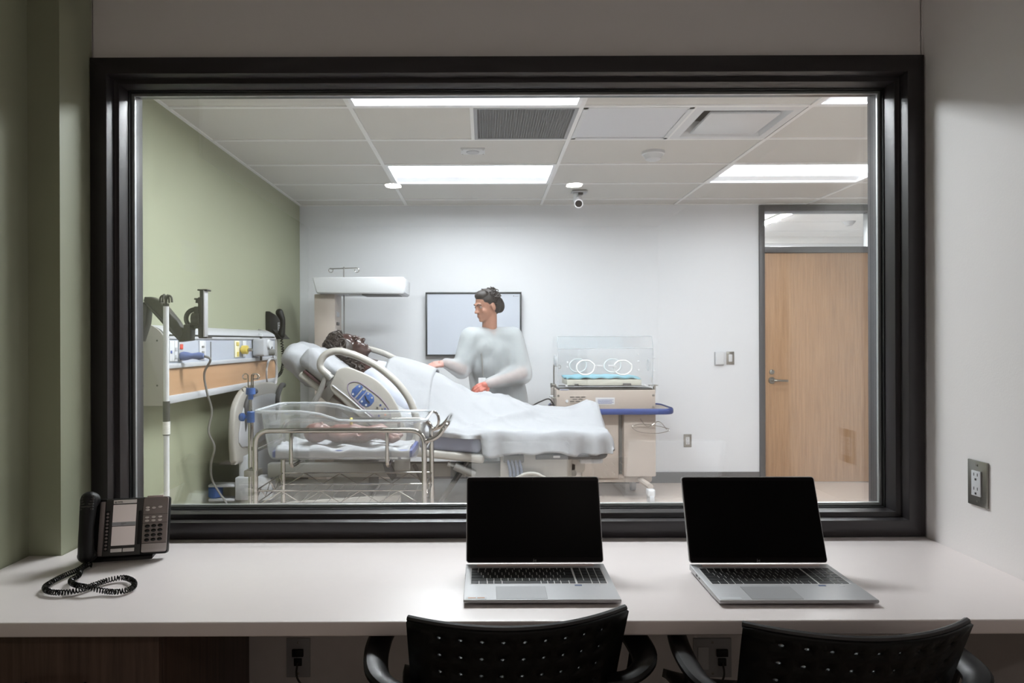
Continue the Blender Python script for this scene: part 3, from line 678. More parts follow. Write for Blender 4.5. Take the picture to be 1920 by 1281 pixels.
# ------------------------------------------------------------------ perforated chairs
M_chair = mat('black_chair_plastic', (7, 7, 7), 0.45, spec=0.25, var=0.1, scale=30)
def make_chair(label):
    t = thing('perforated_chair', label, 'chair', (0, 0, 0), group='perforated chairs at the worktop', world=False)
    # back shell: u in [-1,1] across, v 0 (bottom) .. 1 (top); +y is the sitting side
    Wt, z0, z1 = 0.216, 0.42, 0.775
    def S(u, v):
        wd = Wt*(0.90+0.10*v); x = wd*u; lean = -0.10*v-0.03*v*v
        y = 0.075*u*u*(0.75+0.25*v)+lean
        z = z0+(z1-z0)*v-0.012*(1-u*u)*0+0.0
        return Vector((x, y, z))
    b = B(); NU, NV = 11, 9; V = {}
    def vert(i, j):     # fine lattice at half-cell resolution
        if (i, j) not in V: V[(i, j)] = b.bm.verts.new(S(-1+2*i/(2*NU), j/(2*NV)))
        return V[(i, j)]
    for i in range(NU):
        for j in range(NV):
            ring = [(0, 0), (1, 0), (2, 0), (2, 1), (2, 2), (1, 2), (0, 2), (0, 1)]
            vs = [vert(2*i+p, 2*j+q) for p, q in ring]
            cu, cv = -1+2*(i+0.5)/NU, (j+0.42)/NV
            if 1 <= i <= NU-2 and 1 <= j <= NV-1:
                ang = [math.atan2(q-1, p-1) for p, q in ring]
                hole = [b.bm.verts.new(S(cu+0.005/Wt*math.cos(a_), cv+0.005/(z1-z0)*math.sin(a_))) for a_ in ang]
                for k in range(8): b.bm.faces.new((vs[k], vs[(k+1) % 8], hole[(k+1) % 8], hole[k]))
            else: b.bm.faces.new(vs)
    bk = obj('backrest', b, M_chair, t, angle=0.9)
    so = bk.modifiers.new('thick', 'SOLIDIFY'); so.thickness = 0.009; so.offset = -1
    obj('back_rim', B().tube([S(-1+2*k/24, 1.0)+Vector((0, 0.004, 0)) for k in range(25)], 0.0065, 8), mat('chair_rim_highlight', (52, 51, 52), 0.45), t)  # lighter than the shell: the rim's lit highlight is painted into its colour
    # seat shell
    def Q(u, v):
        x = (u-0.5)*0.45; y = 0.02+v*0.42
        return Vector((x, y, 0.44+0.035*(2*u-1)**2-0.03*max(0, v-0.75)**2*10+0.01*(1-v)))
    b = B().grid(Q, 14, 12); st = obj('seat', b, M_chair, t); so = st.modifiers.new('thick', 'SOLIDIFY'); so.thickness = 0.02
    obj('back_post', B().tube(spline([(-0.15, 0.08, 0.41), (-0.16, 0.0, 0.42), (-0.165, -0.03, 0.5), (-0.165, -0.055, 0.6)]), 0.012, 8), M_black, t)
    obj('back_post', B().tube(spline([(0.15, 0.08, 0.41), (0.16, 0.0, 0.42), (0.165, -0.03, 0.5), (0.165, -0.055, 0.6)]), 0.012, 8), M_black, t)
    for s_ in (-1, 1):
        path = spline([(s_*0.19, -0.02, 0.615), (s_*0.235, -0.03, 0.625), (s_*0.275, 0.0, 0.64), (s_*0.283, 0.07, 0.65), (s_*0.275, 0.15, 0.655), (s_*0.262, 0.205, 0.652)], 6)
        n_ = len(path)
        arm = obj('armrest', B().tube(path, [0.019+0.005*math.sin(PI*k/n_) for k in range(n_)], 12, flat=(1.15, 0.62)), M_black, t)
        obj('arm_support', B().tube(spline([(s_*0.275, 0.06, 0.638), (s_*0.27, 0.09, 0.55), (s_*0.23, 0.12, 0.43), (s_*0.15, 0.14, 0.415)]), 0.013, 8), M_black, t)
    obj('column', B().cyl((0, 0.2, 0.09), (0, 0.2, 0.42), 0.028).cyl((0, 0.2, 0.07), (0, 0.2, 0.28), 0.036).box(-0.13, 0.13, 0.1, 0.3, 0.395, 0.425, 0.005), M_black, t)
    for k in range(5):
        a_ = 2*PI*k/5+0.3; dx_, dy_ = math.cos(a_), math.sin(a_)
        leg = obj('leg', B().tube([(0.02*dx_, 0.2+0.02*dy_, 0.1), (0.16*dx_, 0.2+0.16*dy_, 0.085), (0.29*dx_, 0.2+0.29*dy_, 0.068)], [0.024, 0.02, 0.015], 8), M_black, t)
        obj('caster', B().cyl((0.29*dx_-0.02*dy_, 0.2+0.29*dy_+0.02*dx_, 0.027), (0.29*dx_+0.02*dy_, 0.2+0.29*dy_-0.02*dx_, 0.027), 0.027).cyl((0.29*dx_, 0.2+0.29*dy_, 0.03), (0.29*dx_, 0.2+0.29*dy_, 0.07), 0.006), M_rubber, leg)
    return t
ch = make_chair('black perforated chair in front of the middle laptop')
ch.location = (0.06, 1.396, 0); ch.rotation_euler = (0, 0, math.radians(6.5))
dup(ch, (0.70, 1.345, 0), math.radians(1.5), 'black perforated chair in front of the laptop near the wall outlet')

# ------------------------------------------------------------------ headwall unit on the green wall
HX, HY0, HY1 = -1.57, 3.35, 5.13
hw = thing('headwall_unit', 'long grey headwall service unit with maple panel on the green wall', 'headwall', (XL, (HY0+HY1)/2, 1.0))
prof_cap = [(XL, 1.0), (HX+0.012, 1.0)]+[(HX+0.012, 1.30)]+[(XL+0.142*math.cos(a), 1.30+0.11*math.sin(a)) for a in [k*PI/2/8 for k in range(1, 9)]]
for y in (HY0-0.012, HY1):
    obj('end_cap', B().prism([(x, y, z) for x, z in prof_cap], (0, 0.012, 0), 0.0025), M_bedp, hw)
for yy, zz in ((-0.0125, 1.1), (-0.0125, 1.32)):
    for xx in (XL+0.03, XL+0.1): obj('screw', B().lathe([(0, 0.001), (0.005, 0.0)], (xx, HY0-0.0125, zz), (0, -1, 0), 8), M_dark, hw)
arc = [(XL+0.128*math.cos(a), 1.352+0.048*math.sin(a)) for a in [k*PI/2/8 for k in range(9)]]
obj('top_hood', B().prism([(x, HY0, z) for x, z in [(XL, 1.352)]+arc], (0, HY1-HY0, 0)), M_lg, hw)
obj('groove', B().box(XL, HX-0.012, HY0, HY1, 1.342, 1.352), M_dark, hw, smooth=False)
obj('trim_rail', B().box(XL, HX+0.004, HY0, HY1, 1.328, 1.342, 0.003), M_lg, hw)
pan = obj('service_panel', B().box(XL, HX-0.004, HY0, HY1, 1.205, 1.328), mat('service_panel_grey', (172, 178, 190), 0.45), hw)
obj('trim_rail', B().box(XL, HX+0.012, HY0, HY1, 1.18, 1.205, 0.006), M_lg, hw)
obj('wood_panel', B().box(XL, HX-0.002, HY0, HY1, 1.045, 1.18), M_maple, hw)
obj('trim_rail', B().box(XL, HX+0.014, HY0, HY1, 1.005, 1.045, 0.008), M_lg, hw)
M_red = mat('red_receptacle', (196, 66, 52), 0.4); M_yel = mat('yellow_fitting', (206, 186, 96), 0.4); M_teal = mat('green_label', (130, 190, 170), 0.5)
def hwy(px): return F*(-HX)/(VX-px)
def hplate(px0, px1, m=M_wp, z0=1.215, z1=1.32, d=0.008):
    a, b_ = hwy(px0), hwy(px1); return obj('outlet_plate', B().box(HX-0.004, HX-0.004+d, a, b_, z0, z1, 0.002), m, pan)
def hbit(name, px0, px1, z0, z1, m, d=0.012):
    a, b_ = hwy(px0), hwy(px1); return obj(name, B().box(HX-0.004, HX-0.004+d, a, b_, z0, z1, 0.002), m, pan)
hplate(317, 326); hbit('jack', 318, 320.5, 1.255, 1.27, M_navy)
hplate(326.5, 332); hbit('socket', 327, 331, 1.265, 1.285, M_lg); hbit('socket', 327, 331, 1.228, 1.248, M_lg)
hplate(334.5, 343, M_lg); hbit('red_receptacle', 335.5, 341, 1.275, 1.302, M_red)
hplate(373.5, 385)
for z in (1.225, 1.25, 1.28): hbit('socket', 377, 381, z, z+0.012, M_grey)
hbit('panel_seam', 395.4, 396, 1.215, 1.315, M_grey, 0.006)
hplate(440, 448, mat('cream_plate', (232, 226, 196), 0.5)); hbit('gas_label', 442, 446.5, 1.288, 1.312, M_yel); hbit('gas_label', 443, 446, 1.222, 1.25, M_yel)
hplate(454.5, 461); hplate(487, 494.5); hbit('socket', 491.5, 493, 1.275, 1.29, M_dark); hbit('socket', 491.5, 493, 1.255, 1.265, M_grey)
hplate(495, 503, M_lg); hbit('red_receptacle', 496, 498.5, 1.27, 1.298, M_red); hbit('red_receptacle', 496, 498.5, 1.225, 1.255, M_red); hbit('socket', 500, 503, 1.225, 1.298, M_wp)
hplate(505, 512); hbit('jack', 507.3, 509.3, 1.262, 1.278, M_dark)
# gas adaptor
y = hwy(451); gz = 1.262
obj('gas_adaptor', B().cyl((HX-0.004, y-0.0, gz), (HX+0.05, y, gz), 0.012).cyl((HX+0.01, y, gz), (HX+0.045, y, gz), 0.028, seg=18), M_yel, hw)
obj('gas_stem', B().cyl((HX+0.045, y, gz), (HX+0.075, y, gz), 0.01), M_chrome, hw)
# vacuum regulator
ry = hwy(483)-0.02; rx = HX+0.055
rg = thing('vacuum_regulator', 'white vacuum regulator with gauge hanging on the headwall unit', 'regulator', (HX, ry, 1.2))
obj('body', B().prism([(HX+0.006, ry-0.105+0*x, z) for x, z in ()] or [(HX+0.004, a, z) for a, z in rrect(ry-0.095, ry+0.055, 1.215, 1.335, 0.02)], (0.075, 0, 0), 0.006), M_lg, rg)
obj('gauge', B().lathe([(0, 0.012), (0.03, 0.012), (0.034, 0.0), (0.034, -0.02)], (HX+0.082, ry+0.005, 1.295), (1, 0, 0)), M_wp, rg)
obj('control_knob', B().cyl((HX+0.075, ry+0.03, 1.24), (HX+0.115, ry+0.03, 1.24), 0.022).cyl((HX+0.115, ry+0.03, 1.24), (HX+0.12, ry+0.03, 1.24), 0.016), M_grey, rg)
obj('hanger', B().tube(fillet([(HX+0.03, ry+0.01, 1.335), (HX+0.03, ry+0.01, 1.37), (HX+0.01, ry+0.01, 1.37)], 0.01), 0.005, 8), M_wp, rg)
obj('hose_barb', B().cyl((HX+0.04, ry-0.03, 1.215), (HX+0.04, ry-0.03, 1.185), 0.008).cyl((HX+0.04, ry-0.03, 1.335), (HX+0.04, ry-0.03, 1.35), 0.009), M_dark, rg)
coil = []
for k in range(3*28+1):
    a = 2*PI*k/28+PI/2; coil.append((HX+0.03+0.004*k/28, hwy(500)+(0.115+0.003*(k//28))*math.cos(a), 1.085+(0.115-0.004*(k//28))*math.sin(a)))
tp = spline([(HX+0.1, ry+0.035, 1.235), (HX+0.1, ry+0.05, 1.2), (HX+0.06, hwy(500)-0.02, 1.205)], 6)+[Vector(c) for c in coil]
obj('tubing', B().tube(tp, 0.0035, 6), mat('clear_tubing', (176, 176, 178), 0.3), rg)
# power plug and lead
py_ = hwy(337); pz = 1.24
pl = thing('power_lead', 'grey-blue plug and grey power lead hanging from the headwall unit', 'power cord', (HX, py_, pz))
obj('plug', B().lathe([(0.0, 0.0), (0.02, 0.0), (0.024, 0.012), (0.021, 0.035), (0.015, 0.055), (0.017, 0.075), (0.021, 0.09), (0.014, 0.115), (0, 0.117)], (HX+0.005, py_, pz), (1, 0.1, 0)), M_plugb, pl)
lead = [(HX+0.115, py_+0.012, pz), (HX+0.15, py_+0.02, pz-0.02), P(383, 700, 3.68), P(388, 735, 3.72), P(397, 770, 3.78), P(391, 808, 3.8), P(402, 838, 3.85), P(395, 872, 3.9), P(398, 900, 3.98), P(412, 925, 4.02), P(428, 953, 4.02), Vector((-1.42, 4.02, 0.012)), Vector((-1.2, 4.1, 0.008))]
obj('lead', B().tube(spline(lead, 8), 0.0062, 8), M_grey, pl)

# wall telephone
wp = thing('wall_telephone', 'black wall telephone with a coiled cord on the green wall', 'telephone', (XL, 5.5, 1.33))
obj('base', B().prism([(XL, 5.3, 1.335), (XL, 5.64, 1.335), (XL, 5.64, 1.50), (XL, 5.3, 1.55)], (0.04, 0, 0), 0.008).prism([(XL+0.04, 5.35, 1.335), (XL+0.11, 5.35, 1.335), (XL+0.04, 5.35, 1.41)], (0, 0.24, 0)), M_black, wp)
hsb = B().chain([(XL+0.075, 5.42, 1.545), (XL+0.1, 5.42, 1.49), (XL+0.1, 5.42, 1.43), (XL+0.09, 5.42, 1.37)], [0.032, 0.022, 0.022, 0.03])
obj('handset', blob(hsb, 0.006, 3), M_black, wp)
obj('keypad', B().box(XL+0.04, XL+0.046, 5.48, 5.6, 1.38, 1.47, 0.002), M_lg, wp)
for r in range(4):
    for c in range(3): obj('key_button', B().box(XL+0.046, XL+0.051, 5.492+0.036*c, 5.516+0.036*c, 1.386+0.021*r, 1.4+0.021*r, 0.002), M_grey, wp)
cp = spline([(XL+0.08, 5.44, 1.36), (XL+0.09, 5.45, 1.25), (XL+0.09, 5.46, 1.15), (XL+0.085, 5.42, 1.07), (XL+0.07, 5.32, 1.035), (XL+0.05, 5.2, 1.04)], 40)
hel = []; acc = 0
for k in range(len(cp)-1):
    tv = cp[k+1]-cp[k]; tv.normalize(); s1 = tv.orthogonal().normalized() if abs(tv.y) > 0.9 else tv.cross(Vector((0, 1, 0))).normalized(); s2 = tv.cross(s1)
    a = k*0.9; hel.append(cp[k]+s1*0.009*math.cos(a)+s2*0.009*math.sin(a))
obj('coiled_cord', B().tube(hel, 0.0048, 5), M_black, wp)

# monitor arm with tablet holder
ar = thing('monitor_arm', 'black articulated arm with a tablet holder reaching over the headwall unit', 'monitor arm', (XL, 3.16, 1.35))
D = 3.16
M_arm = mat('black_arm_plastic', (48, 45, 40), 0.45)
obj('wall_bracket', B().box(XL, XL+0.03, D-0.06, D+0.06, 1.22, 1.42, 0.006), M_arm, ar)
pz0, pz1, pz2 = P(258, 634, D), P(264, 600, D), P(274, 570, D)
obj('lower_link', B().prism([P(250, 635, D-0.03), P(262, 640, D-0.03), P(273, 606, D-0.03), P(276, 575, D-0.03), P(268, 566, D-0.03), P(258, 580, D-0.03), P(257, 615, D-0.03)], (0, 0.06, 0), 0.006).cyl(Vector((XL+0.02, D, 1.32)), P(256, 632, D), 0.025), M_arm, ar)
obj('upper_link', B().prism([P(270, 556, D-0.028), P(282, 556, D-0.028), P(300, 564, D-0.028), P(330, 600, D-0.028), P(342, 620, D-0.028), P(344, 636, D-0.028), P(336, 641, D-0.028), P(310, 614, D-0.028), P(274, 574, D-0.028), P(268, 563, D-0.028)], (0, 0.056, 0), 0.008, 3), M_arm, ar)
obj('link_cover', B().tube([P(276, 571, D-0.03), P(306, 602, D-0.03), P(336, 634, D-0.03)], 0.004, 6), M_dark, ar)
obj('wrist_joint', B().prism([P(334, 641, D-0.03), P(356, 638, D-0.03), P(357, 607, D-0.03), P(344, 608, D-0.03), P(342, 625, D-0.03)], (0, 0.06, 0), 0.005), M_arm, ar)
for r_, w_ in ((0.047, 0.006), (0.036, 0.005)):
    c_ = P(366, 597, D-0.02); obj('tilt_arc', B().tube([c_+Vector((r_*math.cos(a), 0, r_*math.sin(a))) for a in [PI*0.45+PI*1.05*k/14 for k in range(15)]], w_, 8), M_arm, ar)
obj('tilt_hub', B().cyl(P(362, 598, D-0.02), P(376, 598, D-0.02), 0.03).box(P(366, 0, D).x, P(375, 0, D).x, D-0.03, D+0.03, P(0, 617, D).z, P(0, 576, D).z, 0.004).cap(P(352, 612, D), P(364, 608, D), 0.014), M_arm, ar)
hd = obj('tablet_holder', B().box(P(374.5, 0, D).x, P(383, 0, D).x, D-0.035, D+0.02, P(0, 634, D).z, P(0, 559, D).z, 0.004), M_arm, ar)
obj('holder_face', B().box(P(383.2, 0, D).x, P(386.5, 0, D).x, D-0.03, D+0.012, P(0, 634, D).z, P(0, 545, D).z, 0.003), M_silver, hd)
obj('holder_jaw', B().box(P(373, 0, D).x, P(391, 0, D).x, D-0.03, D+0.02, P(0, 547, D).z, P(0, 544, D).z, 0.002).box(P(375, 0, D).x, P(391, 0, D).x, D-0.03, D+0.03, P(0, 635.5, D).z, P(0, 632.5, D).z, 0.002).box(P(376, 0, D).x, P(381, 0, D).x, D-0.02, D+0.02, P(0, 560, D).z, P(0, 546, D).z), M_arm, hd)
obj('clamp_knob', B().cyl(P(371, 568, D), P(371, 562, D), 0.010).cyl(P(371, 562, D), P(371, 559, D), 0.016), M_arm, hd)

# white IV pole on the floor
ix, iy = -1.398, 3.0
iv = thing('iv_pole', 'white IV pole with black hooks and a label in front of the headwall', 'IV pole', (ix, iy, 0))
obj('pole', B().cyl((ix, iy, 0.1), (ix, iy, P(312, 572, iy).z), 0.0118, seg=16), M_wp, iv)
obj('grip_sleeve', B().cyl((ix, iy, P(312, 816, iy).z), (ix, iy, P(312, 752, iy).z), 0.0145), M_dark, iv)
obj('label_sticker', B().lathe([(0.0152, 0), (0.0152, P(312, 790, iy).z-P(312, 814, iy).z)], (ix, iy, P(312, 814, iy).z)), mat('white_label_print', (222, 222, 218), 0.6, var=0.25, scale=160, stretch=(0.2, 0.2, 2)), iv)
hk = B(); zt = P(312, 572, iy).z; hk.cyl((ix, iy, zt-0.005), (ix, iy, zt+0.008), 0.013)
for s_ in (-1, 1):
    hk.tube(spline([(ix, iy, zt), (ix+s_*0.004, iy, zt+0.03), (ix+s_*0.013, iy, zt+0.042), (ix+s_*0.024, iy, zt+0.034), (ix+s_*0.027, iy, zt+0.012)]), 0.0045, 8)
    hk.tube(spline([(ix, iy, zt), (ix, iy+s_*0.006, zt+0.035), (ix, iy+s_*0.018, zt+0.045), (ix, iy+s_*0.028, zt+0.03), (ix, iy+s_*0.03, zt+0.012)]), 0.0045, 8)
obj('hook', hk, M_arm, iv)
for k in range(5):
    a = 2*PI*k/5; dx_, dy_ = math.cos(a), math.sin(a)
    lg = obj('leg', B().tube([(ix, iy, 0.11), (ix+0.1*dx_, iy+0.1*dy_, 0.1), (ix+0.24*dx_, iy+0.24*dy_, 0.065)], [0.016, 0.014, 0.011], 8), M_wp, iv)
    obj('caster', B().cyl((ix+0.24*dx_-0.012*dy_, iy+0.24*dy_+0.012*dx_, 0.025), (ix+0.24*dx_+0.012*dy_, iy+0.24*dy_-0.012*dx_, 0.025), 0.025).cyl((ix+0.24*dx_, iy+0.24*dy_, 0.03), (ix+0.24*dx_, iy+0.24*dy_, 0.06), 0.006), M_rubber, lg)

# ------------------------------------------------------------------ infant warmer behind the bed
WY = 5.72
wm = thing('infant_warmer', 'infant radiant warmer with beige column and white overhead heater', 'infant warmer', (-1.34, WY, 0))
a, b_ = P(589, 551, WY-0.1), P(628, 551, WY-0.1)
col_ = obj('column', B().box(a.x, b_.x, WY-0.1, WY+0.16, 0.25, a.z, 0.008), M_beige, wm)
for k, (z0, z1, m) in enumerate(((1.52, 1.56, M_lg), (1.45, 1.475, M_dark), (1.38, 1.41, M_grey), (1.3, 1.36, M_lg))):
    obj('control', B().box(b_.x, b_.x+0.006, WY-0.05, WY+0.05, z0, z1, 0.002), m, col_)
obj('blue_valve', B().box(b_.x, b_.x+0.035, WY-0.09, WY-0.02, 1.375, 1.395, 0.004).cyl((b_.x+0.018, WY-0.055, 1.36), (b_.x+0.018, WY-0.055, 1.405), 0.008), M_blue, col_)
h0, h1 = P(585, 519, WY-0.2), P(760, 551, WY-0.2)
obj('heater_hood', B().prism([(h0.x, WY-0.2, h0.z), (h1.x-0.02, WY-0.2, h0.z), (h1.x, WY-0.2, h0.z-0.02), (h1.x-0.005, WY-0.2, h1.z+0.015), (h1.x-0.02, WY-0.2, h1.z), (h0.x+0.04, WY-0.2, h1.z+0.01), (h0.x+0.03, WY-0.2, h1.z+0.02)], (0, 0.38, 0), 0.012, 3), M_wp, wm)
obj('heater_element', B().box(-1.0, h1.x-0.06, WY-0.14, WY+0.1, h1.z-0.004, h1.z+0.012, 0.003), M_dark, wm)
obj('exam_lamp', B().box(-1.1, -1.01, WY-0.15, WY-0.05, h1.z-0.006, h1.z+0.012, 0.002), M_wp, wm)
px = P(645, 560, WY).x
pole = obj('iv_rod', B().cyl((px, WY+0.0, 0.9), (px, WY, P(645, 500, WY).z), 0.0055, seg=10), M_grey, wm)
zt = P(645, 503, WY).z; cb = B().cyl((px-0.115, WY, zt-0.003), (px+0.11, WY, zt+0.004), 0.0045, seg=8)
for s_ in (-1, 1):
    cx_ = px+s_*0.105; cb.tube([(cx_+s_*0.004+0.018*math.cos(a), WY, zt-0.016+0.018*math.sin(a)) for a in [PI/2+(-s_)*2*PI*0.82*k/14 for k in range(15)]], 0.0035, 6)
obj('hook_bar', cb, M_chrome, wm)
obj('bed_tray', B().box(-1.25, -0.62, WY-0.28, WY+0.3, 0.84, 0.9, 0.02), M_beige, wm); obj('mattress', B().box(-1.2, -0.66, WY-0.24, WY+0.26, 0.9, 0.93, 0.012), M_mattr, wm)
obj('base', B().box(-1.42, -0.8, WY-0.25, WY-0.17, 0.08, 0.14, 0.01).box(-1.42, -0.8, WY+0.19, WY+0.27, 0.08, 0.14, 0.01).box(-1.42, -1.26, WY-0.25, WY+0.27, 0.08, 0.26, 0.02).box(-1.1, -0.95, WY-0.08, WY+0.08, 0.14, 0.84, 0.01).box(-1.42, -0.9, WY-0.08, WY+0.08, 0.14, 0.2), M_beige, wm)
for xx in (-1.38, -0.84):
    for yy in (WY-0.21, WY+0.23): obj('caster', B().cyl((xx, yy-0.02, 0.045), (xx, yy+0.02, 0.045), 0.045).cyl((xx, yy, 0.04), (xx, yy, 0.09), 0.01), M_rubber, wm)

# ------------------------------------------------------------------ hospital bed
BY0, BY1, BYC = 4.03, 4.92, 4.46
bed = thing('hospital_bed', 'grey hospital bed with raised head, side rails and blue bumper', 'bed', (-0.35, BYC, 0))
HIN = Vector((-0.46, 0, 0.64)); ANG = math.radians(39)
HM_ = Matrix.Translation(HIN) @ Matrix(((-math.cos(ANG), 0, math.sin(ANG), 0), (0, 1, 0, 0), (math.sin(ANG), 0, math.cos(ANG), 0), (0, 0, 0, 1)))
def slab(s0, s1, t0, t1, y0, y1, bev): return B().box(s0, s1, y0, y1, t0, t1, bev, 4, HM_)
obj('head_deck', slab(0.0, 0.80, -0.045, -0.005, BY0+0.02, BY1-0.02, 0.012), M_bedp, bed)
obj('head_deck_pad', slab(0.02, 0.79, -0.004, 0.012, BY0+0.01, BY1-0.01, 0.003), mat('dark_red_base_fabric', (64, 34, 36), 0.7), bed)
mt = obj('mattress_head', slab(0.04, 0.86, 0.013, 0.145, BY0, BY1, 0.045), M_sheet, bed)
obj('strap', slab(0.56, 0.62, -0.05, 0.152, BY0-0.006, BY0+0.004, 0.001), M_grey, bed)
obj('mattress_seat', B().box(-0.50, -0.02, BY0-0.01, BY1, 0.645, 0.765, 0.035, 4, Matrix.Translation((-0.02, 0, 0.645)) @ Matrix.Rotation(math.radians(4), 4, 'Y') @ Matrix.Translation((0.02, 0, -0.645))), M_mattr, bed)
obj('mattress_foot', B().box(-0.01, 0.70, BY0, BY1, 0.665, 0.765, 0.035, 4), M_sheet, bed)
obj('seat_deck', B().box(-0.48, 0.0, BY0-0.02, BY1+0.02, 0.59, 0.64, 0.015, 3, Matrix.Translation((0, 0, 0.64)) @ Matrix.Rotation(math.radians(6), 4, 'Y') @ Matrix.Translation((0, 0, -0.64))), M_bedp, bed)
obj('foot_deck', B().box(0.01, 0.70, BY0-0.005, BY1, 0.635, 0.662, 0.008), M_grey, bed)
obj('foot_panel', B().box(0.09, 0.50, BY0-0.01, BY0+0.02, 0.50, 0.645, 0.01).box(0.09, 0.5, BY1-0.02, BY1+0.01, 0.5, 0.645, 0.01), M_bedp, bed)
obj('foot_bin', B().lathe([(0, 0), (0.07, 0), (0.085, 0.01), (0.09, 0.12), (0, 0.12)], (0.44, BY0+0.08, 0.49)).box(0.38, 0.6, BY0+0.05, BY1-0.05, 0.52, 0.63, 0.02), M_bedp, bed)
fb = obj('foot_bumper', B().tube(fillet([(0.30, BY0-0.03, 0.635), (0.69, BY0-0.03, 0.635), (0.72, BY0+0.05, 0.635), (0.72, BY1-0.05, 0.635), (0.69, BY1+0.02, 0.635), (0.3, BY1+0.02, 0.635)], 0.05), 0.018, 10), M_rubber, bed)
obj('bumper_badge', B().box(0.40, 0.44, BY0-0.05, BY0-0.047, 0.63, 0.642, 0.002), M_silver, fb)
obj('foot_pad', B().box(0.56, 0.70, BY0-0.005, BY0+0.12, 0.585, 0.625, 0.015, 3), M_lg, bed)
hb = B()
for k in range(4):
    x = 0.135+0.022*k; hb.tube(spline([(x, BY0-0.02, 0.65), (x+0.004, BY0-0.035, 0.6), (x+0.014, BY0-0.03, 0.55), (x+0.02, BY0-0.02, 0.42), (x+0.02, BY0, 0.3)]), 0.009, 8)
obj('hose_bundle', hb, mat('blue_grey_hose', (106, 114, 132), 0.4), bed)
obj('hose_clip', B().box(0.11, 0.23, BY0-0.04, BY0-0.005, 0.60, 0.645, 0.006), M_dark, bed)
cl_ = B()
for k in range(3):
    r = 0.13-0.02*k; cl_.tube([(0.27+r*math.cos(a), BY0-0.03-0.012*k, 0.435+r*0.75*math.sin(a)+0.02*k) for a in [2*PI*i/28 for i in range(28)]], 0.009, 8, closed=True)
obj('cable_loop', cl_, M_bedp, bed)
obj('lift_column', B().box(0.1, 0.26, BYC-0.2, BYC+0.2, 0.25, 0.6, 0.02).cyl((0.18, BY0+0.05, 0.62), (0.18, BY0+0.05, 0.4), 0.05), M_bedp, bed)
obj('lift_column', B().box(-0.95, -0.72, BYC-0.2, BYC+0.2, 0.25, 0.58, 0.02), M_grey, bed)
obj('side_beam', B().box(-1.3, 0.55, BY0+0.05, BY0+0.11, 0.5, 0.585, 0.01), M_grey, bed); obj('side_beam', B().box(-1.3, 0.55, BY1-0.11, BY1-0.05, 0.5, 0.585, 0.01), M_grey, bed)
obj('base_frame', B().box(-1.45, 0.62, BY0+0.06, BY1-0.06, 0.2, 0.34, 0.03, 3), M_bedp, bed)
obj('base_cover', B().prism([(-1.42, BY0+0.03, 0.34), (-0.5, BY0+0.03, 0.40), (-0.5, BY0+0.03, 0.22), (-1.42, BY0+0.03, 0.2)], (0, 0.03, 0), 0.006), M_bedp, bed)
ln = B().tube([(-0.1, BY0+0.02, 0.6), (-0.3, BY0+0.04, 0.3)], 0.016, 8).tube([(-0.42, BY0+0.02, 0.58), (-0.3, BY0+0.03, 0.34)], 0.012, 8)
obj('link_rod', ln, M_dark, bed)
obj('actuator', B().cyl((-0.18, BY0+0.01, 0.575), (-0.06, BY0+0.02, 0.52), 0.026).cyl((-0.22, BY0+0.005, 0.59), (-0.18, BY0+0.01, 0.575), 0.016), M_grey, bed)
obj('release_handle', B().prism([P(717, 868, 4.0), P(732, 868, 4.0), P(744, 893, 4.0), P(735, 902, 4.0), P(722, 885, 4.0)], (0, 0.02, 0), 0.004), M_rubber, bed)
for xx in (-1.32, 0.5):
    for yy in (BY0+0.08, BY1-0.08):
        cst = obj('caster', B().cyl((xx, yy-0.03, 0.075), (xx, yy+0.03, 0.075), 0.075, seg=20), M_rubber, bed)
        obj('caster_fork', B().box(xx-0.04, xx+0.04, yy-0.045, yy+0.045, 0.11, 0.21, 0.012), M_lg, cst)
# head end: board, corner bracket with blue bumper, handles
b = B(); xh = -1.50; pts = [(4.0+0.0, 0.64), (4.02, 0.6), (4.1, 0.585), (4.78, 0.60), (4.86, 0.64), (4.92, 0.86), (4.88, 0.98), (4.74, 1.03), (4.45, 1.045), (4.2, 1.03), (4.04, 0.95), (3.985, 0.82)]
hbd = obj('headboard', b.prism([(xh, q.x, q.y) for q in spline([Vector((u, v, 0)) for u, v in pts], 4, True)], (0.04, 0, 0), 0.012, 3), M_bedp, bed)
pts2 = [(4.1, 0.68), (4.78, 0.69), (4.83, 0.86), (4.75, 0.95), (4.45, 0.965), (4.2, 0.95), (4.09, 0.86)]
obj('board_recess', B().prism([(xh+0.04, q.x, q.y) for q in spline([Vector((u, v, 0)) for u, v in pts2], 4, True)], (0.008, 0, 0), 0.004), M_lg, hbd)
for yy in (4.15, 4.76):
    obj('push_handle', B().tube(spline([(xh+0.02, yy, 0.72), (xh+0.05, yy, 0.86), (xh+0.055, yy, 0.93), (xh+0.06, yy+0.08, 1.0), (xh+0.05, yy+0.17, 1.0)]), 0.018, 10), M_rubber, bed)
obj('head_bracket', B().box(xh+0.0, -1.28, BY0+0.06, BY0+0.16, 0.36, 0.5, 0.012).box(xh, -1.28, BY1-0.16, BY1-0.06, 0.36, 0.5, 0.012).box(xh+0.01, xh+0.06, BY0+0.1, BY1-0.1, 0.4, 0.62, 0.01), M_lg, bed)
for yy in (BY0+0.11, BY1-0.11):
    obj('bumper_arm', B().box(-1.66, xh, yy-0.045, yy+0.045, 0.44, 0.455, 0.004).box(-1.66, xh, yy-0.045, yy+0.045, 0.355, 0.37, 0.004), M_lg, bed)
    obj('blue_bumper', B().lathe([(0, 0), (0.034, 0), (0.042, 0.008), (0.042, 0.06), (0.034, 0.068), (0, 0.068)], (-1.632, yy, 0.371)), M_blue, bed)
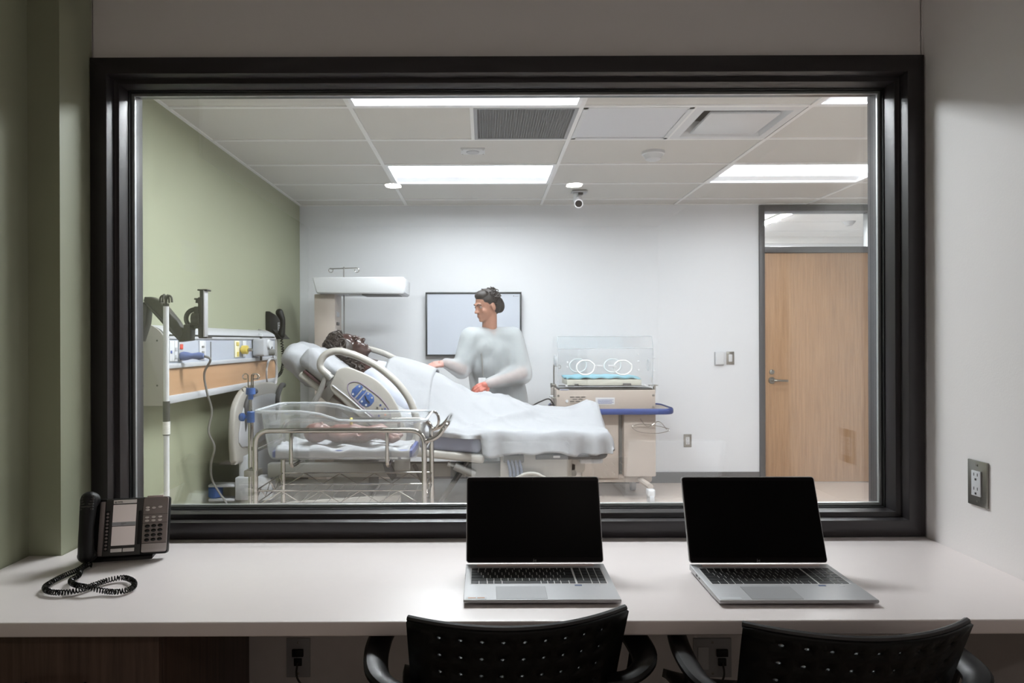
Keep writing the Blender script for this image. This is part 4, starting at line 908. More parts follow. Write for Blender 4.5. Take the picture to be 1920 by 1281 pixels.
# side rails
RD = 3.96
def rail(y, front):
    k = -1 if front else 1
    q = lambda px, py: Vector((P(px, py, RD).x, y, P(px, py, RD).z))
    tb = fillet([q(617, 704), q(597, 688), q(607, 664), q(632, 656), q(668, 666), q(708, 686), q(742, 714), q(766, 744), q(779, 776), q(785, 815), q(765, 850)], 0.05, 5)
    r = obj('side_rail', B().tube(tb, 0.021, 12, flat=(1.0, 1.0)), M_bedp, bed)
    out = [q(*p) for p in ((628, 703), (634, 693), (650, 688), (665, 692), (700, 708), (725, 730), (742, 755), (755, 785), (762, 815), (752, 845), (738, 840), (700, 800), (668, 776), (640, 750), (619, 728))]
    pn = obj('rail_panel', B().prism([v+Vector((0, -0.012 if front else -0.012, 0)) for v in spline(out, 4, True)], (0, 0.026, 0), 0.008, 3), M_bedp, r)
    obj('rail_clamp', B().cyl(q(611, 701), q(622, 710), 0.022), M_grey, r)
    obj('rail_link', B().tube([q(612, 703), q(600, 735), q(588, 756)], 0.016, 8), M_grey, r)
    obj('rail_arm', B().box(q(735, 0).x, q(765, 0).x, y-0.01+0.03*(-k), y+0.015+0.03*(-k), 0.56, 0.72, 0.006), M_grey, r)
    if front:
        z = lambda px, py: Vector((P(px, py, RD).x, y-0.0135, P(px, py, RD).z))
        obj('panel_outline', B().tube([v for v in spline([z(*p) for p in ((653, 722), (660, 716), (673, 716), (690, 727), (715, 747), (731, 770), (731, 786), (718, 792), (700, 780), (672, 755), (656, 738))], 4, True)], 0.0018, 6, closed=True), mat('mauve_line', (128, 110, 150), 0.5), r)
        def pad(nm, pts_, m): return obj(nm, B().prism([z(*p) for p in pts_], (0, 0.004, 0), 0.001), m, r)
        pad('control_pad', [(659, 738), (661, 730), (668, 724), (674, 720), (680, 723), (681, 727), (665, 745), (661, 742)], M_blue)
        pad('control_pad', [(667, 747), (683, 728), (687, 731), (686, 734), (672, 750)], M_blue)
        kp = pad('control_pad', [(673, 753), (688, 734), (696, 737), (702, 744), (702, 752), (696, 760), (688, 763), (681, 760)], M_blue)
        for px, py in ((675, 724), (662.5, 738.5), (691, 738), (698, 745), (679, 752), (687, 759), (683, 730)):
            obj('pad_button', B().lathe([(0, 0.002), (0.006, 0.002), (0.007, 0)], z(px, py)+Vector((0, 0.001, 0)), (0, -1, 0), 10), M_lg, r)
        obj('pad_icon', B().tube([z(685, 741)+Vector((0, -0.001, 0)), z(688, 748)+Vector((0, -0.001, 0)), z(694, 755)+Vector((0, -0.001, 0))], 0.0035, 6), M_black, r)
        for px, py, m in ((714, 759, M_navy), (722.5, 766, M_navy), (711, 779, M_navy), (723, 777, mat('orange_ring', (206, 140, 110), 0.5)), (708, 764, M_dark), (717, 767, M_dark)):
            obj('rail_button', B().lathe([(0, 0.002), (0.0055, 0.002), (0.006, 0)], z(px, py)+Vector((0, 0.001, 0)), (0, -1, 0), 10), m, r)
        obj('panel_rib', B().tube([z(624, 722), z(650, 742), z(682, 770), z(705, 790)], 0.005, 6), M_lg, r)
    return r
rail(RD, True); rail(4.99, False)

# pillow
pc = Vector((P(575, 678, 4.4).x+0.02, BYC, P(575, 678, 4.4).z-0.02))
def pil(u, v):
    th = (u-0.5)*PI; ph_ = v*2*PI
    cx_, sx = math.cos(th), math.sin(th)
    sg = lambda x, e: math.copysign(abs(x)**e, x)
    l = 0.17*sg(cx_*math.cos(ph_), 0.65); h = 0.085*sg(cx_*math.sin(ph_), 0.8); w_ = 0.33*sg(sx, 0.65)
    n_ = 0.007*math.sin(l*50+w_*22)+0.006*math.sin(w_*37+l*18)-0.012*(1-abs(math.sin(w_*16+l*9)))**4
    a_ = math.radians(46); h += n_
    return Vector((pc.x-l*math.cos(a_)+h*math.sin(a_), pc.y+w_, pc.z+l*math.sin(a_)+h*math.cos(a_)))
tag(obj('pillow', B().grid(pil, 20, 32), M_sheet, None, angle=1.5), 'white cotton pillow under the patient manikin on the bed', 'pillow')

# ------------------------------------------------------------------ heads, hands
def head(b, M, s=1.0):      # local: +y face, +z crown, origin at the centre of the skull; 0.23 m tall
    R3 = M.to_3x3().normalized()
    def e(c, r): b.ell(M @ Vector([k*s for k in c]), [k*s for k in r], R3)
    e((0, -0.012, 0.03), (0.074, 0.092, 0.083)); e((0, 0.018, -0.03), (0.061, 0.068, 0.075)); e((0, 0.032, -0.075), (0.042, 0.046, 0.036))
    e((0, 0.066, -0.095), (0.02, 0.017, 0.016)); e((0, 0.078, 0.022), (0.045, 0.014, 0.012))
    for q in (-1, 1):
        e((q*0.04, 0.058, -0.028), (0.02, 0.02, 0.02)); e((q*0.076, -0.012, -0.012), (0.008, 0.02, 0.031)); e((q*0.0095, 0.096, -0.033), (0.009, 0.012, 0.009))
    e((0, 0.088, -0.008), (0.009, 0.012, 0.028)); e((0, 0.098, -0.028), (0.011, 0.016, 0.012))
    e((0, 0.083, -0.060), (0.022, 0.01, 0.006)); e((0, 0.080, -0.071), (0.019, 0.011, 0.007))
def frame(o, face, crown):
    f = Vector(face).normalized(); c = Vector(crown); c = (c-f*c.dot(f)).normalized(); x = f.cross(c)
    return Matrix.Translation(Vector(o)) @ Matrix((x, f, c)).transposed().to_4x4()
def eyes(parent, M, s, skin, dark):
    for q in (-1, 1):
        c = M @ Vector((q*0.031*s, 0.072*s, 0.003*s)); ey = obj('eye', B().ell(c, 0.0092*s, u=12, v=8), mat('eye_white', (150, 140, 134), 0.3), parent)
        obj('iris', B().ell(M @ Vector((q*0.031*s, 0.0782*s, 0.002*s)), 0.0048*s, u=10, v=6), dark, ey)
        obj('eyebrow', B().tube(spline([M @ Vector((q*k[0]*s, k[1]*s, k[2]*s)) for k in ((0.012, 0.089, 0.021), (0.03, 0.086, 0.027), (0.047, 0.074, 0.021))], 4), 0.0035*s, 6), dark, parent)
def hand(b, M, s=1.0, curl=0.5, flip=1):   # local: +y fingers, +z back of hand, thumb to +x*flip
    def c(p): return M @ Vector((p[0]*flip*s, p[1]*s, p[2]*s))
    b.chain([c((0, 0, 0)), c((0.0, 0.035, 0.0))], [0.024*s, 0.026*s]); b.chain([c((0.024, 0.05, 0)), c((0.024, 0.085, 0))], [0.014*s, 0.0125*s])
    for k, (x, l) in enumerate(((0.028, 0.072), (0.0095, 0.08), (-0.009, 0.074), (-0.026, 0.058))):
        b.chain([c((x*0.5, 0.02, 0)), c((x, 0.082-abs(x)*0.2, 0.002))], [0.014*s, 0.0105*s])
        p = Vector((x, 0.082-abs(x)*0.2, 0.002)); a = 0.0; pts = [p]
        for j, f in enumerate((0.45, 0.31, 0.24)):
            a += curl*(0.55, 0.8, 0.6)[j]; p = p+Vector((0, math.cos(a)*l*f, -math.sin(a)*l*f)); pts.append(p)
        b.chain([c(p) for p in pts], [0.0098*s, 0.009*s, 0.0082*s, 0.0072*s])
    b.chain([c((0.014, 0.012, -0.004)), c((0.043, 0.04, -0.014)), c((0.052, 0.066, -0.024)), c((0.048, 0.088, -0.034))], [0.015*s, 0.0125*s, 0.0105*s, 0.0085*s])
def curls(b, M, rad, n, s, cond, rr=0.013, tr=0.0042):
    k = 0
    while k < n:
        v = Vector((random.gauss(0, 1), random.gauss(0, 1), random.gauss(0, 1))).normalized()
        if not cond(v): continue
        k += 1; c = Vector((v.x*rad[0], v.y*rad[1], v.z*rad[2]))*s; ax = Vector((random.gauss(0, 1), random.gauss(0, 1), random.gauss(0, 1))).normalized()
        u_ = ax.orthogonal().normalized(); w_ = ax.cross(u_); r_ = rr*random.uniform(0.6, 1.2)*s
        b.tube([M @ (c+u_*r_*math.cos(a)+w_*r_*math.sin(a)+ax*a*0.0025*s) for a in [j*0.75 for j in range(9)]], tr*s, 5)

# ------------------------------------------------------------------ patient manikin
M_skin = mat('dark_brown_manikin_skin', (54, 35, 32), 0.25, var=0.06)
M_hair = mat('dark_brown_curly_hair', (40, 30, 24), 0.5, var=0.35, scale=40)
pa = thing('patient_manikin', 'dark-skinned patient manikin with curly hair lying back in bed', 'manikin', (-0.6, BYC, 0.9))
HM = frame((P(656, 655, BYC).x, BYC, P(656, 655, BYC).z), (0.62, -0.08, 0.78), (-0.78, 0, 0.62)); hs2 = 1.08
b = B(); head(b, HM, hs2)
nk0 = HM @ Vector((0, -0.01, -0.06)); nk1 = Vector((-0.735, BYC, 1.10))
b.chain([nk0, nk1], [0.055, 0.06])
sh = [Vector((-0.72, BYC+q*0.16, 1.06)) for q in (-1, 1)]
b.chain([sh[0], nk1, sh[1]], [0.07, 0.085, 0.07])
hip = Vector((-0.2, BYC, 0.86))
b.chain([nk1, Vector((-0.5, BYC, 0.97)), hip], [0.1, 0.13, 0.12])
for q in (-1, 1):
    el = Vector((-0.5, BYC+q*0.26, 0.90)); wr = Vector((-0.28, BYC+q*0.26, 0.85))
    b.chain([sh[0 if q < 0 else 1], el, wr], [0.055, 0.042, 0.03])
    hand(b, frame(wr, (1, 0, -0.1), (0, 0, 1)), 0.95, 0.3, q)
    b.chain([hip+Vector((0, q*0.09, 0)), Vector((0.22, BYC+q*0.11, 0.83)), Vector((0.58, BYC+q*0.1, 0.80))], [0.085, 0.055, 0.04])
    b.chain([Vector((0.6, BYC+q*0.1, 0.79)), Vector((0.635, BYC+q*0.11, 0.835))], [0.033, 0.026])
obj('body', blob(b, 0.0055, 4), M_skin, pa)
for q in (-1, 1):    # closed lids
    obj('eyelid', B().ell(HM @ Vector((q*0.031*hs2, 0.077*hs2, 0.003*hs2)), (0.014, 0.009, 0.009), HM.to_3x3().normalized(), 12, 8), M_skin, pa)
b = B(); R3 = HM.to_3x3().normalized(); b.ell(HM @ Vector((0, -0.026, 0.032)), (0.097, 0.1, 0.106), R3).ell(HM @ Vector((0, -0.04, -0.06)), (0.085, 0.06, 0.08), R3)
curls(b, HM @ Matrix.Translation((0, -0.026, 0.02)), (0.106, 0.11, 0.124), 560, 1.0, lambda v: v.y < 0.35+0.3*max(0, v.z) and v.z > -0.9, 0.021, 0.0062)
curls(b, HM @ Matrix.Translation((0, -0.045, -0.1)), (0.105, 0.05, 0.075), 150, 1.0, lambda v: v.y < 0.5, 0.021, 0.0062)
obj('hair', b, M_hair, pa)
M_gown = mat('white_patient_gown', (165, 169, 181), 0.85, var=0.03, scale=15, bump=0.3, bscale=14)
b = B(); b.chain([sh[0]+Vector((0.03, 0, 0)), Vector((-0.69, BYC, 1.07)), sh[1]+Vector((0.03, 0, 0))], [0.088, 0.1, 0.088])
b.chain([Vector((-0.69, BYC, 1.07)), Vector((-0.5, BYC, 1.0)), Vector((-0.3, BYC, 0.9))], [0.12, 0.155, 0.15])
for q in (-1, 1): b.chain([sh[0 if q < 0 else 1]+Vector((0.02, 0, 0)), Vector((-0.56, BYC+q*0.24, 0.95)), Vector((-0.49, BYC+q*0.26, 0.905))], [0.085, 0.085, 0.08])
obj('gown', blob(b, 0.009, 5), M_gown, pa)

# sheet over the patient
prof = [(-0.74, 1.10), (-0.66, 1.175), (-0.6, 1.192), (-0.5, 1.17), (-0.375, 1.132), (-0.27, 1.088), (-0.17, 1.02), (-0.08, 0.962), (0.0, 0.948), (0.11, 0.947), (0.2, 0.92), (0.32, 0.88), (0.45, 0.862), (0.55, 0.868), (0.62, 0.895), (0.68, 0.918), (0.725, 0.905), (0.745, 0.80), (0.752, 0.70), (0.755, 0.63)]
base = [(-0.74, 0.98), (-0.5, 0.84), (-0.4, 0.79), (-0.1, 0.778), (0.69, 0.778), (0.725, 0.768), (0.745, 0.72), (0.755, 0.62)]
def interp(t, x):
    for (x0, z0), (x1, z1) in zip(t, t[1:]):
        if x <= x1: f = max(0, (x-x0)/(x1-x0)); return z0+(z1-z0)*f
    return t[-1][1]
NXS = [-0.62+1.345*k/90 for k in range(91)]+[0.735, 0.742, 0.748, 0.752, 0.754]
def sheet(i, j):
    n_ = 95; k = min(n_, int(round(i*n_))); x = NXS[k]
    tail = max(0, k-90)/5.0
    v = -1+2*j       # -1 near side .. 1 far side
    hang = 0.66
    yw = 0.455
    zb, zp = interp(base, x), interp(prof, x)
    if abs(v) <= 0.8:
        y = BYC+v/0.8*yw; t_ = abs(v)/0.8
        wid = 0.62 if x < 0.3 else 0.55
        bump = math.exp(-(t_/wid)**2.6*1.1)
        if 0.05 < x < 0.74:       # two legs
            leg = 0.16*(math.exp(-((v-0.2)/0.16)**2)+math.exp(-((v+0.22)/0.16)**2)-0.62)
            bump = bump*(1+leg)
        z = zb+(zp-zb)*bump
        rid = lambda t: (1-abs(math.sin(t)))**5
        w1 = 0.5+0.5*math.sin(3.1*x+4.3*v+1.0); w2 = 0.5+0.5*math.sin(5.3*x-3.7*v)
        z += 0.004*math.sin(9*x+7*v+1.5*math.sin(6*x))+0.003*math.sin(23*x-11*v)
        z += 0.024*w1*rid(4.2*x+3.1*v+0.8*math.sin(4*v+2*x))+0.021*w2*rid(2.3*x-5.2*v+0.7*math.sin(5*x))+0.014*w1*w2*rid(9*x+6*v*v)+0.012*w2*rid(7.5*x+8.5*v+1.2*math.sin(3*x))
    else:
        f = (abs(v)-0.8)/0.2; sg = 1 if v > 0 else -1
        drop = 0.13 if x > -0.02 else 0.04*max(0, 1-abs(x+0.02)*0.6)
        drop *= (1+0.08*math.sin(11*x+1)+0.06*math.sin(27*x))
        y = BYC+sg*(yw+0.022*math.sin(min(1, f*2.5)*PI/2)+0.016*f*math.sin(24*x+3*math.sin(9*x))+0.008*f*math.sin(51*x))
        z = zb-drop*max(0, f-0.12)/0.88+0.012*(1-f)*math.sin(17*x)
    if x > 0.66: z = max(z, 0.662+0.012*math.sin(20*v))
    x2 = x + (0.008*math.sin(14*v)+0.004*math.sin(37*v))*min(1, tail*2)
    if x > 0.70: y = BYC+(y-BYC)*(1-0.03*(x-0.70)/0.055)
    return Vector((x2, y, z))
so = obj('bed_sheet', B().grid(sheet, 95, 110), M_sheet, None, angle=3.0)
tag(so, 'white bed sheet draped over the patient manikin and the foot of the bed', 'sheet')
m_ = so.modifiers.new('thick', 'SOLIDIFY'); m_.thickness = 0.004; m_.offset = 1
# folded top edge of the sheet is a second, thicker fold
def fold(i, j):
    x = -0.62+0.30*i; v = (-1+2*j)*0.75; y = BYC+v/0.8*0.455; t_ = abs(v)/0.8
    zb, zp = interp(base, x), interp(prof, x); z = zb+(zp-zb)*math.exp(-(t_/0.62)**2.6*1.1)
    return Vector((x+0.02*math.sin(5*v+1), y, z+0.022+0.004*math.sin(30*v+10*x)))
fo = obj('sheet_fold', B().grid(fold, 16, 60), M_sheet, so, angle=3.0); m_ = fo.modifiers.new('thick', 'SOLIDIFY'); m_.thickness = 0.014

# ------------------------------------------------------------------ clinician behind the bed
M_sk2 = mat('warm_skin', (164, 120, 100), 0.5, var=0.05); M_hr2 = mat('dark_brown_hair', (34, 29, 27), 0.6, var=0.3, scale=60)
M_scrub = mat('grey_green_scrubs', (136, 146, 147), 0.85, var=0.05, bump=0.2, bscale=20)
M_glove = mat('coral_glove', (168, 92, 78), 0.5)
PY = 5.28
pe = thing('person', 'person in grey scrubs and sheer white gown leaning over the far bedside', 'person', (0.05, PY, 0))
z = lambda px, py, d=PY: P(px, py, d)
HM2 = frame(z(912, 573, PY-0.04), (-0.80, -0.52, -0.22), (-0.18, -0.16, 1)); hs3 = 1.04
nb = z(918, 622); pel = Vector((0.13, PY+0.08, 0.93)); chest = Vector((0.07, PY, 1.21))
shR, shL = Vector((-0.10, PY-0.12, 1.335)), Vector((0.22, PY+0.05, 1.34))
elR, wrR = Vector((-0.17, PY-0.20, 1.10)), Vector((-0.28, PY-0.26, 1.15))
elL, wrL = Vector((0.29, PY-0.05, 1.06)), Vector((0.03, PY-0.26, 1.0))
b = B(); head(b, HM2, hs3); b.chain([HM2 @ Vector((0, -0.02, -0.05)), nb], [0.056, 0.06])
b.chain([shR, nb-Vector((0, 0, 0.05)), shL], [0.06, 0.07, 0.06]); b.chain([nb-Vector((0, 0, 0.05)), chest, pel], [0.085, 0.115, 0.115])
b.chain([shR+Vector((0.05, 0.03, -0.08)), shL+Vector((-0.05, 0.01, -0.08))], [0.085, 0.085])
b.chain([shR, elR, wrR], [0.055, 0.042, 0.03]); b.chain([shL, elL, wrL], [0.055, 0.042, 0.03])
for q in (-1, 1):
    b.chain([pel+Vector((q*0.09, 0, -0.02)), Vector((0.12+q*0.1, PY+0.06, 0.5)), Vector((0.12+q*0.1, PY+0.1, 0.09))], [0.1, 0.065, 0.045])
    b.chain([Vector((0.12+q*0.1, PY+0.12, 0.045)), Vector((0.10+q*0.11, PY-0.06, 0.035))], [0.042, 0.032])
obj('body', blob(b, 0.0065, 4), M_sk2, pe)
eyes(pe, HM2, hs3, M_sk2, M_hr2)
b = B(); R3 = HM2.to_3x3().normalized()
b.ell(HM2 @ Vector((0, -0.022, 0.045)), (0.084, 0.098, 0.085), R3).ell(HM2 @ Vector((0, -0.06, -0.0)), (0.078, 0.06, 0.085), R3).ell(HM2 @ Vector((0, 0.02, 0.085)), (0.064, 0.06, 0.04), R3)
b.ell(HM2 @ Vector((0, -0.115, -0.02)), (0.045, 0.045, 0.06), R3)
curls(b, HM2 @ Matrix.Translation((0, -0.025, 0.04)), (0.084, 0.098, 0.086), 160, 1.0, lambda v: v.y < 0.1 or v.z > 0.6, 0.012, 0.004)
obj('hair', b, M_hr2, pe)
b = B(); b.chain([shR, nb-Vector((0, 0, 0.06)), shL], [0.075, 0.085, 0.075]); b.chain([nb-Vector((0, 0, 0.09)), chest, pel], [0.1, 0.13, 0.132])
b.chain([shR+Vector((0.05, 0.03, -0.08)), shL+Vector((-0.05, 0.01, -0.08))], [0.1, 0.1]); b.chain([shR+Vector((0.08, 0.05, -0.18)), shL+Vector((-0.07, 0.02, -0.18))], [0.1, 0.1])
b.chain([shR, shR.lerp(elR, 0.7)], [0.072, 0.068]); b.chain([shL, shL.lerp(elL, 0.7)], [0.072, 0.068])
for q in (-1, 1): b.chain([pel+Vector((q*0.09, 0, -0.02)), Vector((0.12+q*0.1, PY+0.06, 0.5)), Vector((0.12+q*0.1, PY+0.1, 0.12))], [0.115, 0.085, 0.075])
b.chain([shR+Vector((0.09, 0.07, -0.2)), Vector((0.04, PY+0.05, 0.95))], [0.1, 0.11]); b.chain([shL+Vector((-0.07, 0.02, -0.2)), Vector((0.19, PY+0.08, 0.95))], [0.1, 0.11])
obj('scrubs', blob(b, 0.009, 40), M_scrub, pe)
# sheer gown
m = bpy.data.materials.new('sheer_gown'); m.use_nodes = True; nt = m.node_tree; pb = nt.nodes['Principled BSDF']
pb.inputs['Base Color'].default_value = rgb(196, 200, 203); pb.inputs['Roughness'].default_value = 0.8; pb.inputs['Alpha'].default_value = 0.5
nz = nt.nodes.new('ShaderNodeTexNoise'); nz.inputs['Scale'].default_value = 9; bp = nt.nodes.new('ShaderNodeBump'); bp.inputs['Strength'].default_value = 0.6; bp.inputs['Distance'].default_value = 0.03
nt.links.new(nz.outputs['Fac'], bp.inputs['Height']); nt.links.new(bp.outputs[0], pb.inputs['Normal'])
b = B(); b.chain([shR, nb-Vector((0, 0, 0.055)), shL], [0.09, 0.095, 0.09]); b.chain([nb-Vector((0, 0, 0.08)), chest, pel, Vector((0.12, PY+0.07, 0.55))], [0.115, 0.15, 0.165, 0.2])
b.chain([shR+Vector((0.05, 0.03, -0.08)), shL+Vector((-0.05, 0.01, -0.08))], [0.115, 0.115]); b.chain([shR+Vector((0.07, 0.05, -0.2)), shL+Vector((-0.06, 0.02, -0.2))], [0.12, 0.12])
b.chain([shR, elR, wrR], [0.09, 0.075, 0.045]); b.chain([shL, elL, wrL], [0.09, 0.085, 0.045])
b.chain([shR+Vector((0.08, 0.06, -0.2)), Vector((0.02, PY+0.04, 0.9)), Vector((0.02, PY+0.05, 0.55))], [0.115, 0.13, 0.15]); b.chain([shL+Vector((-0.06, 0.02, -0.2)), Vector((0.21, PY+0.08, 0.9)), Vector((0.22, PY+0.08, 0.55))], [0.115, 0.13, 0.15])
obj('gown', blob(b, 0.011, 22), m, pe)
b = B(); hand(b, frame(wrL, (-0.75, -0.45, -0.35), (0.1, -0.8, 0.55)), 1.08, 0.75, -1); obj('glove', blob(b, 0.0035, 2), M_glove, pe)
b = B(); hand(b, frame(wrR, (-0.9, -0.3, -0.12), (0, -0.5, 0.85)), 1.05, 0.45, 1); obj('glove', blob(b, 0.0035, 2), mat('pale_coral_glove', (184, 138, 128), 0.5), pe)
obj('lanyard', B().tube(spline([nb+Vector((-0.08, -0.11, -0.02)), chest+Vector((-0.09, -0.19, 0.0)), chest+Vector((-0.08, -0.19, -0.16))], 6), 0.006, 6), M_grey, pe)
obj('name_badge', B().box(chest.x-0.035-0.08, chest.x+0.02-0.08, chest.y-0.205, chest.y-0.2, chest.z-0.25, chest.z-0.17, 0.002), M_wp, pe)

# ------------------------------------------------------------------ bassinet on a chrome cart
CY0, CY1 = 3.2, 3.64; LX0, LX1 = -1.075, -0.283
bs = thing('bassinet_cart', 'chrome bassinet cart with clear tub and blue-clamped drip pole', 'bassinet', ((LX0+LX1)/2, 3.42, 0))
RZ = 0.895
for y in (CY0, CY1):
    obj('frame_hoop', B().tube(fillet([(LX0, y, 0.1), (LX0, y, RZ), (LX1, y, RZ), (LX1, y, 0.1)], 0.07, 8), 0.0125, 12), M_chrome, bs)
    for xx in (-0.908, -0.457):
        k = 1 if y == CY0 else -1
        obj('tub_hanger', B().tube(fillet([(xx, y, RZ), (xx, y, 0.735), (xx, y+k*0.03, 0.722), (xx, y+k*0.22, 0.728)], 0.025, 6), 0.009, 10), M_chrome, bs)
for xx in (LX0, LX1):
    obj('cross_bar', B().cyl((xx, CY0, 0.8), (xx, CY1, 0.8), 0.009, seg=10).cyl((xx, CY0, 0.14), (xx, CY1, 0.14), 0.011, seg=10), M_chrome, bs)
    for y in (CY0, CY1):
        obj('caster', B().cyl((xx-0.015, y, 0.045), (xx+0.015, y, 0.045), 0.045, seg=18).cyl((xx, y, 0.05), (xx, y, 0.12), 0.01), M_rubber, bs)
obj('push_handle', B().tube(fillet([(LX1, CY0, RZ-0.055), (LX1+0.06, CY0, RZ-0.035), (LX1+0.11, CY0+0.02, RZ+0.03), (LX1+0.11, CY1-0.02, RZ+0.03), (LX1+0.06, CY1, RZ-0.035), (LX1, CY1, RZ-0.055)], 0.04, 6), 0.011, 10), M_chrome, bs)
obj('handle_ring', B().tube([(LX1+0.012+0.03*math.cos(a), CY1-0.04, RZ+0.0+0.045*math.sin(a)) for a in [2*PI*k/20 for k in range(20)]], 0.007, 8, closed=True), M_chrome, bs)
for yy in (CY0+0.004, CY1-0.004):
    wb = B()
    for zz in (0.613, 0.552): wb.cyl((LX0, yy, zz), (LX1, yy, zz), 0.004, seg=8)
    nz_ = 8; wb.tube([(LX0+0.03+(LX1-LX0-0.06)*k/nz_, yy, 0.61 if k % 2 else 0.555) for k in range(nz_+1)], 0.0028, 6)
    obj('shelf_rail', wb, M_chrome, bs)
wb = B()
for k in range(1, 12): wb.cyl((LX0+(LX1-LX0)*k/12, CY0, 0.552), (LX0+(LX1-LX0)*k/12, CY1, 0.552), 0.0016, seg=5)
for xx in (LX0, LX1):
    wb.cyl((xx, CY0, 0.613), (xx, CY1, 0.613), 0.004, seg=8).cyl((xx, CY0, 0.552), (xx, CY1, 0.552), 0.004, seg=8)
    wb.tube([(xx, CY0+(CY1-CY0)*k/6, 0.61 if k % 2 else 0.555) for k in range(7)], 0.0028, 6)
obj('wire_shelf', wb, M_chrome, bs)['kind'] = 'stuff'
# clear tub
def rimz(x): return 0.985 if x < -0.81 else (0.985-(x+0.81)/0.14*0.045 if x < -0.67 else 0.94)
def tub_ring(t, grow):     # t 0 bottom..1 rim
    bx0, bx1, by0, by1 = -1.035, -0.325, 3.245, 3.595
    e = 0.032*t+grow; pts_ = []
    n_ = 12
    cor = rrect(bx0-e, bx1+e, by0-e, by1+e, 0.05, 5)
    full = []
    for q in range(len(cor)):
        a_, c_ = cor[q], cor[(q+1) % len(cor)]; m2 = 8 if math.hypot(a_[0]-c_[0], a_[1]-c_[1]) > 0.1 else 1
        for j in range(m2): full.append((a_[0]+(c_[0]-a_[0])*j/m2, a_[1]+(c_[1]-a_[1])*j/m2))
    return [Vector((x, y, 0.745+(rimz(x)-0.745)*t)) for x, y in full]
b = B(); rings = [[b.bm.verts.new(v) for v in tub_ring(t, g_)] for t, g_ in ((0.0, -0.025), (0.03, -0.006), (0.12, 0.0), (0.5, 0.0), (0.93, 0.0), (0.96, 0.016), (1.0, 0.018))]
for a_, c_ in zip(rings, rings[1:]):
    n_ = len(a_)
    for q in range(n_): b.bm.faces.new((a_[q], a_[(q+1) % n_], c_[(q+1) % n_], c_[q]))
b.bm.faces.new(rings[0][::-1])
tub = obj('clear_tub', b, M_acryl, bs)
so2 = tub.modifiers.new('thick', 'SOLIDIFY'); so2.thickness = 0.004
obj('tub_rim', B().tube(tub_ring(1.0, 0.018), 0.006, 8, closed=True), M_acrylF, tub)
obj('mattress', B().box(-1.02, -0.345, 3.27, 3.575, 0.755, 0.79, 0.008), M_navy, bs)
def bsheet(i, j):
    x = -1.0+0.64*i; v = j
    if v < 0.12: return Vector((x, 3.262, 0.757+0.035*v/0.12))
    return Vector((x, 3.262+0.31*(v-0.12)/0.88, 0.797+0.006*math.sin(40*x+9*v)+0.005*math.sin(23*x-31*v)+0.012*max(0, 1-i*12)+0.01*max(0, v-0.8)))
sh_ = obj('mattress_sheet', B().grid(bsheet, 60, 30), M_sheet, bs, angle=3); so2 = sh_.modifiers.new('thick', 'SOLIDIFY'); so2.thickness = 0.004; so2.offset = 1
# drip pole on the cart
px_, pyy = -1.113, 3.25
po = obj('drip_pole', B().cyl((px_, pyy, 0.12), (px_, pyy, 0.98), 0.0125, seg=14).cyl((px_, pyy, 0.95), (px_, pyy, P(470, 722, pyy).z), 0.008, seg=12), M_chrome, bs)
zc0, zc1 = P(470, 792, pyy).z, P(470, 771, pyy).z
obj('blue_clamp', B().lathe([(0.013, 0), (0.018, 0.002), (0.018, zc1-zc0-0.003), (0.015, zc1-zc0), (0.009, zc1-zc0)], (px_, pyy, zc0)), M_blue, po)
obj('clamp_knob', B().lathe([(0.0, 0.03), (0.014, 0.03), (0.02, 0.022), (0.02, 0.008), (0.008, 0.0), (0.008, -0.012)], (px_-0.022, pyy-0.005, (zc0+zc1)/2), (-1, -0.15, 0), 12), M_blue, po)
zt = P(470, 749, pyy).z; zt1 = P(470, 727, pyy).z
obj('blue_collar', B().lathe([(0.009, 0), (0.012, 0.001), (0.012, 0.022), (0.023, 0.026), (0.021, zt1-zt), (0.009, zt1-zt)], (px_, pyy, zt), seg=12), M_blue, po)
hk = B()
for s_, off in ((-1, -0.012), (1, 0.004), (1, 0.012)):
    x0 = px_+off; hk.tube(spline([(x0, pyy, zt1-0.01), (x0, pyy, zt1+0.045), (x0+s_*0.004, pyy+0.002, zt1+0.064), (x0+s_*0.018, pyy+0.004, zt1+0.066), (x0+s_*0.028, pyy+0.006, zt1+0.055), (x0+s_*0.022, pyy+0.004, zt1+0.043), (x0+s_*0.008, pyy, zt1+0.042)]), 0.0028, 6)
hk.tube(spline([(px_-0.012, pyy, zt1), (px_-0.028, pyy, zt1+0.004), (px_-0.04, pyy, zt1-0.004), (px_-0.034, pyy, zt1-0.018)]), 0.0028, 6)
obj('drip_hook', hk, M_chrome, po)
obj('pole_bracket', B().box(px_-0.014, LX0+0.014, pyy-0.06, pyy+0.016, 0.68, 0.71, 0.004).box(px_-0.014, LX0+0.014, pyy-0.06, pyy+0.016, 0.2, 0.23, 0.004), M_steel, po)

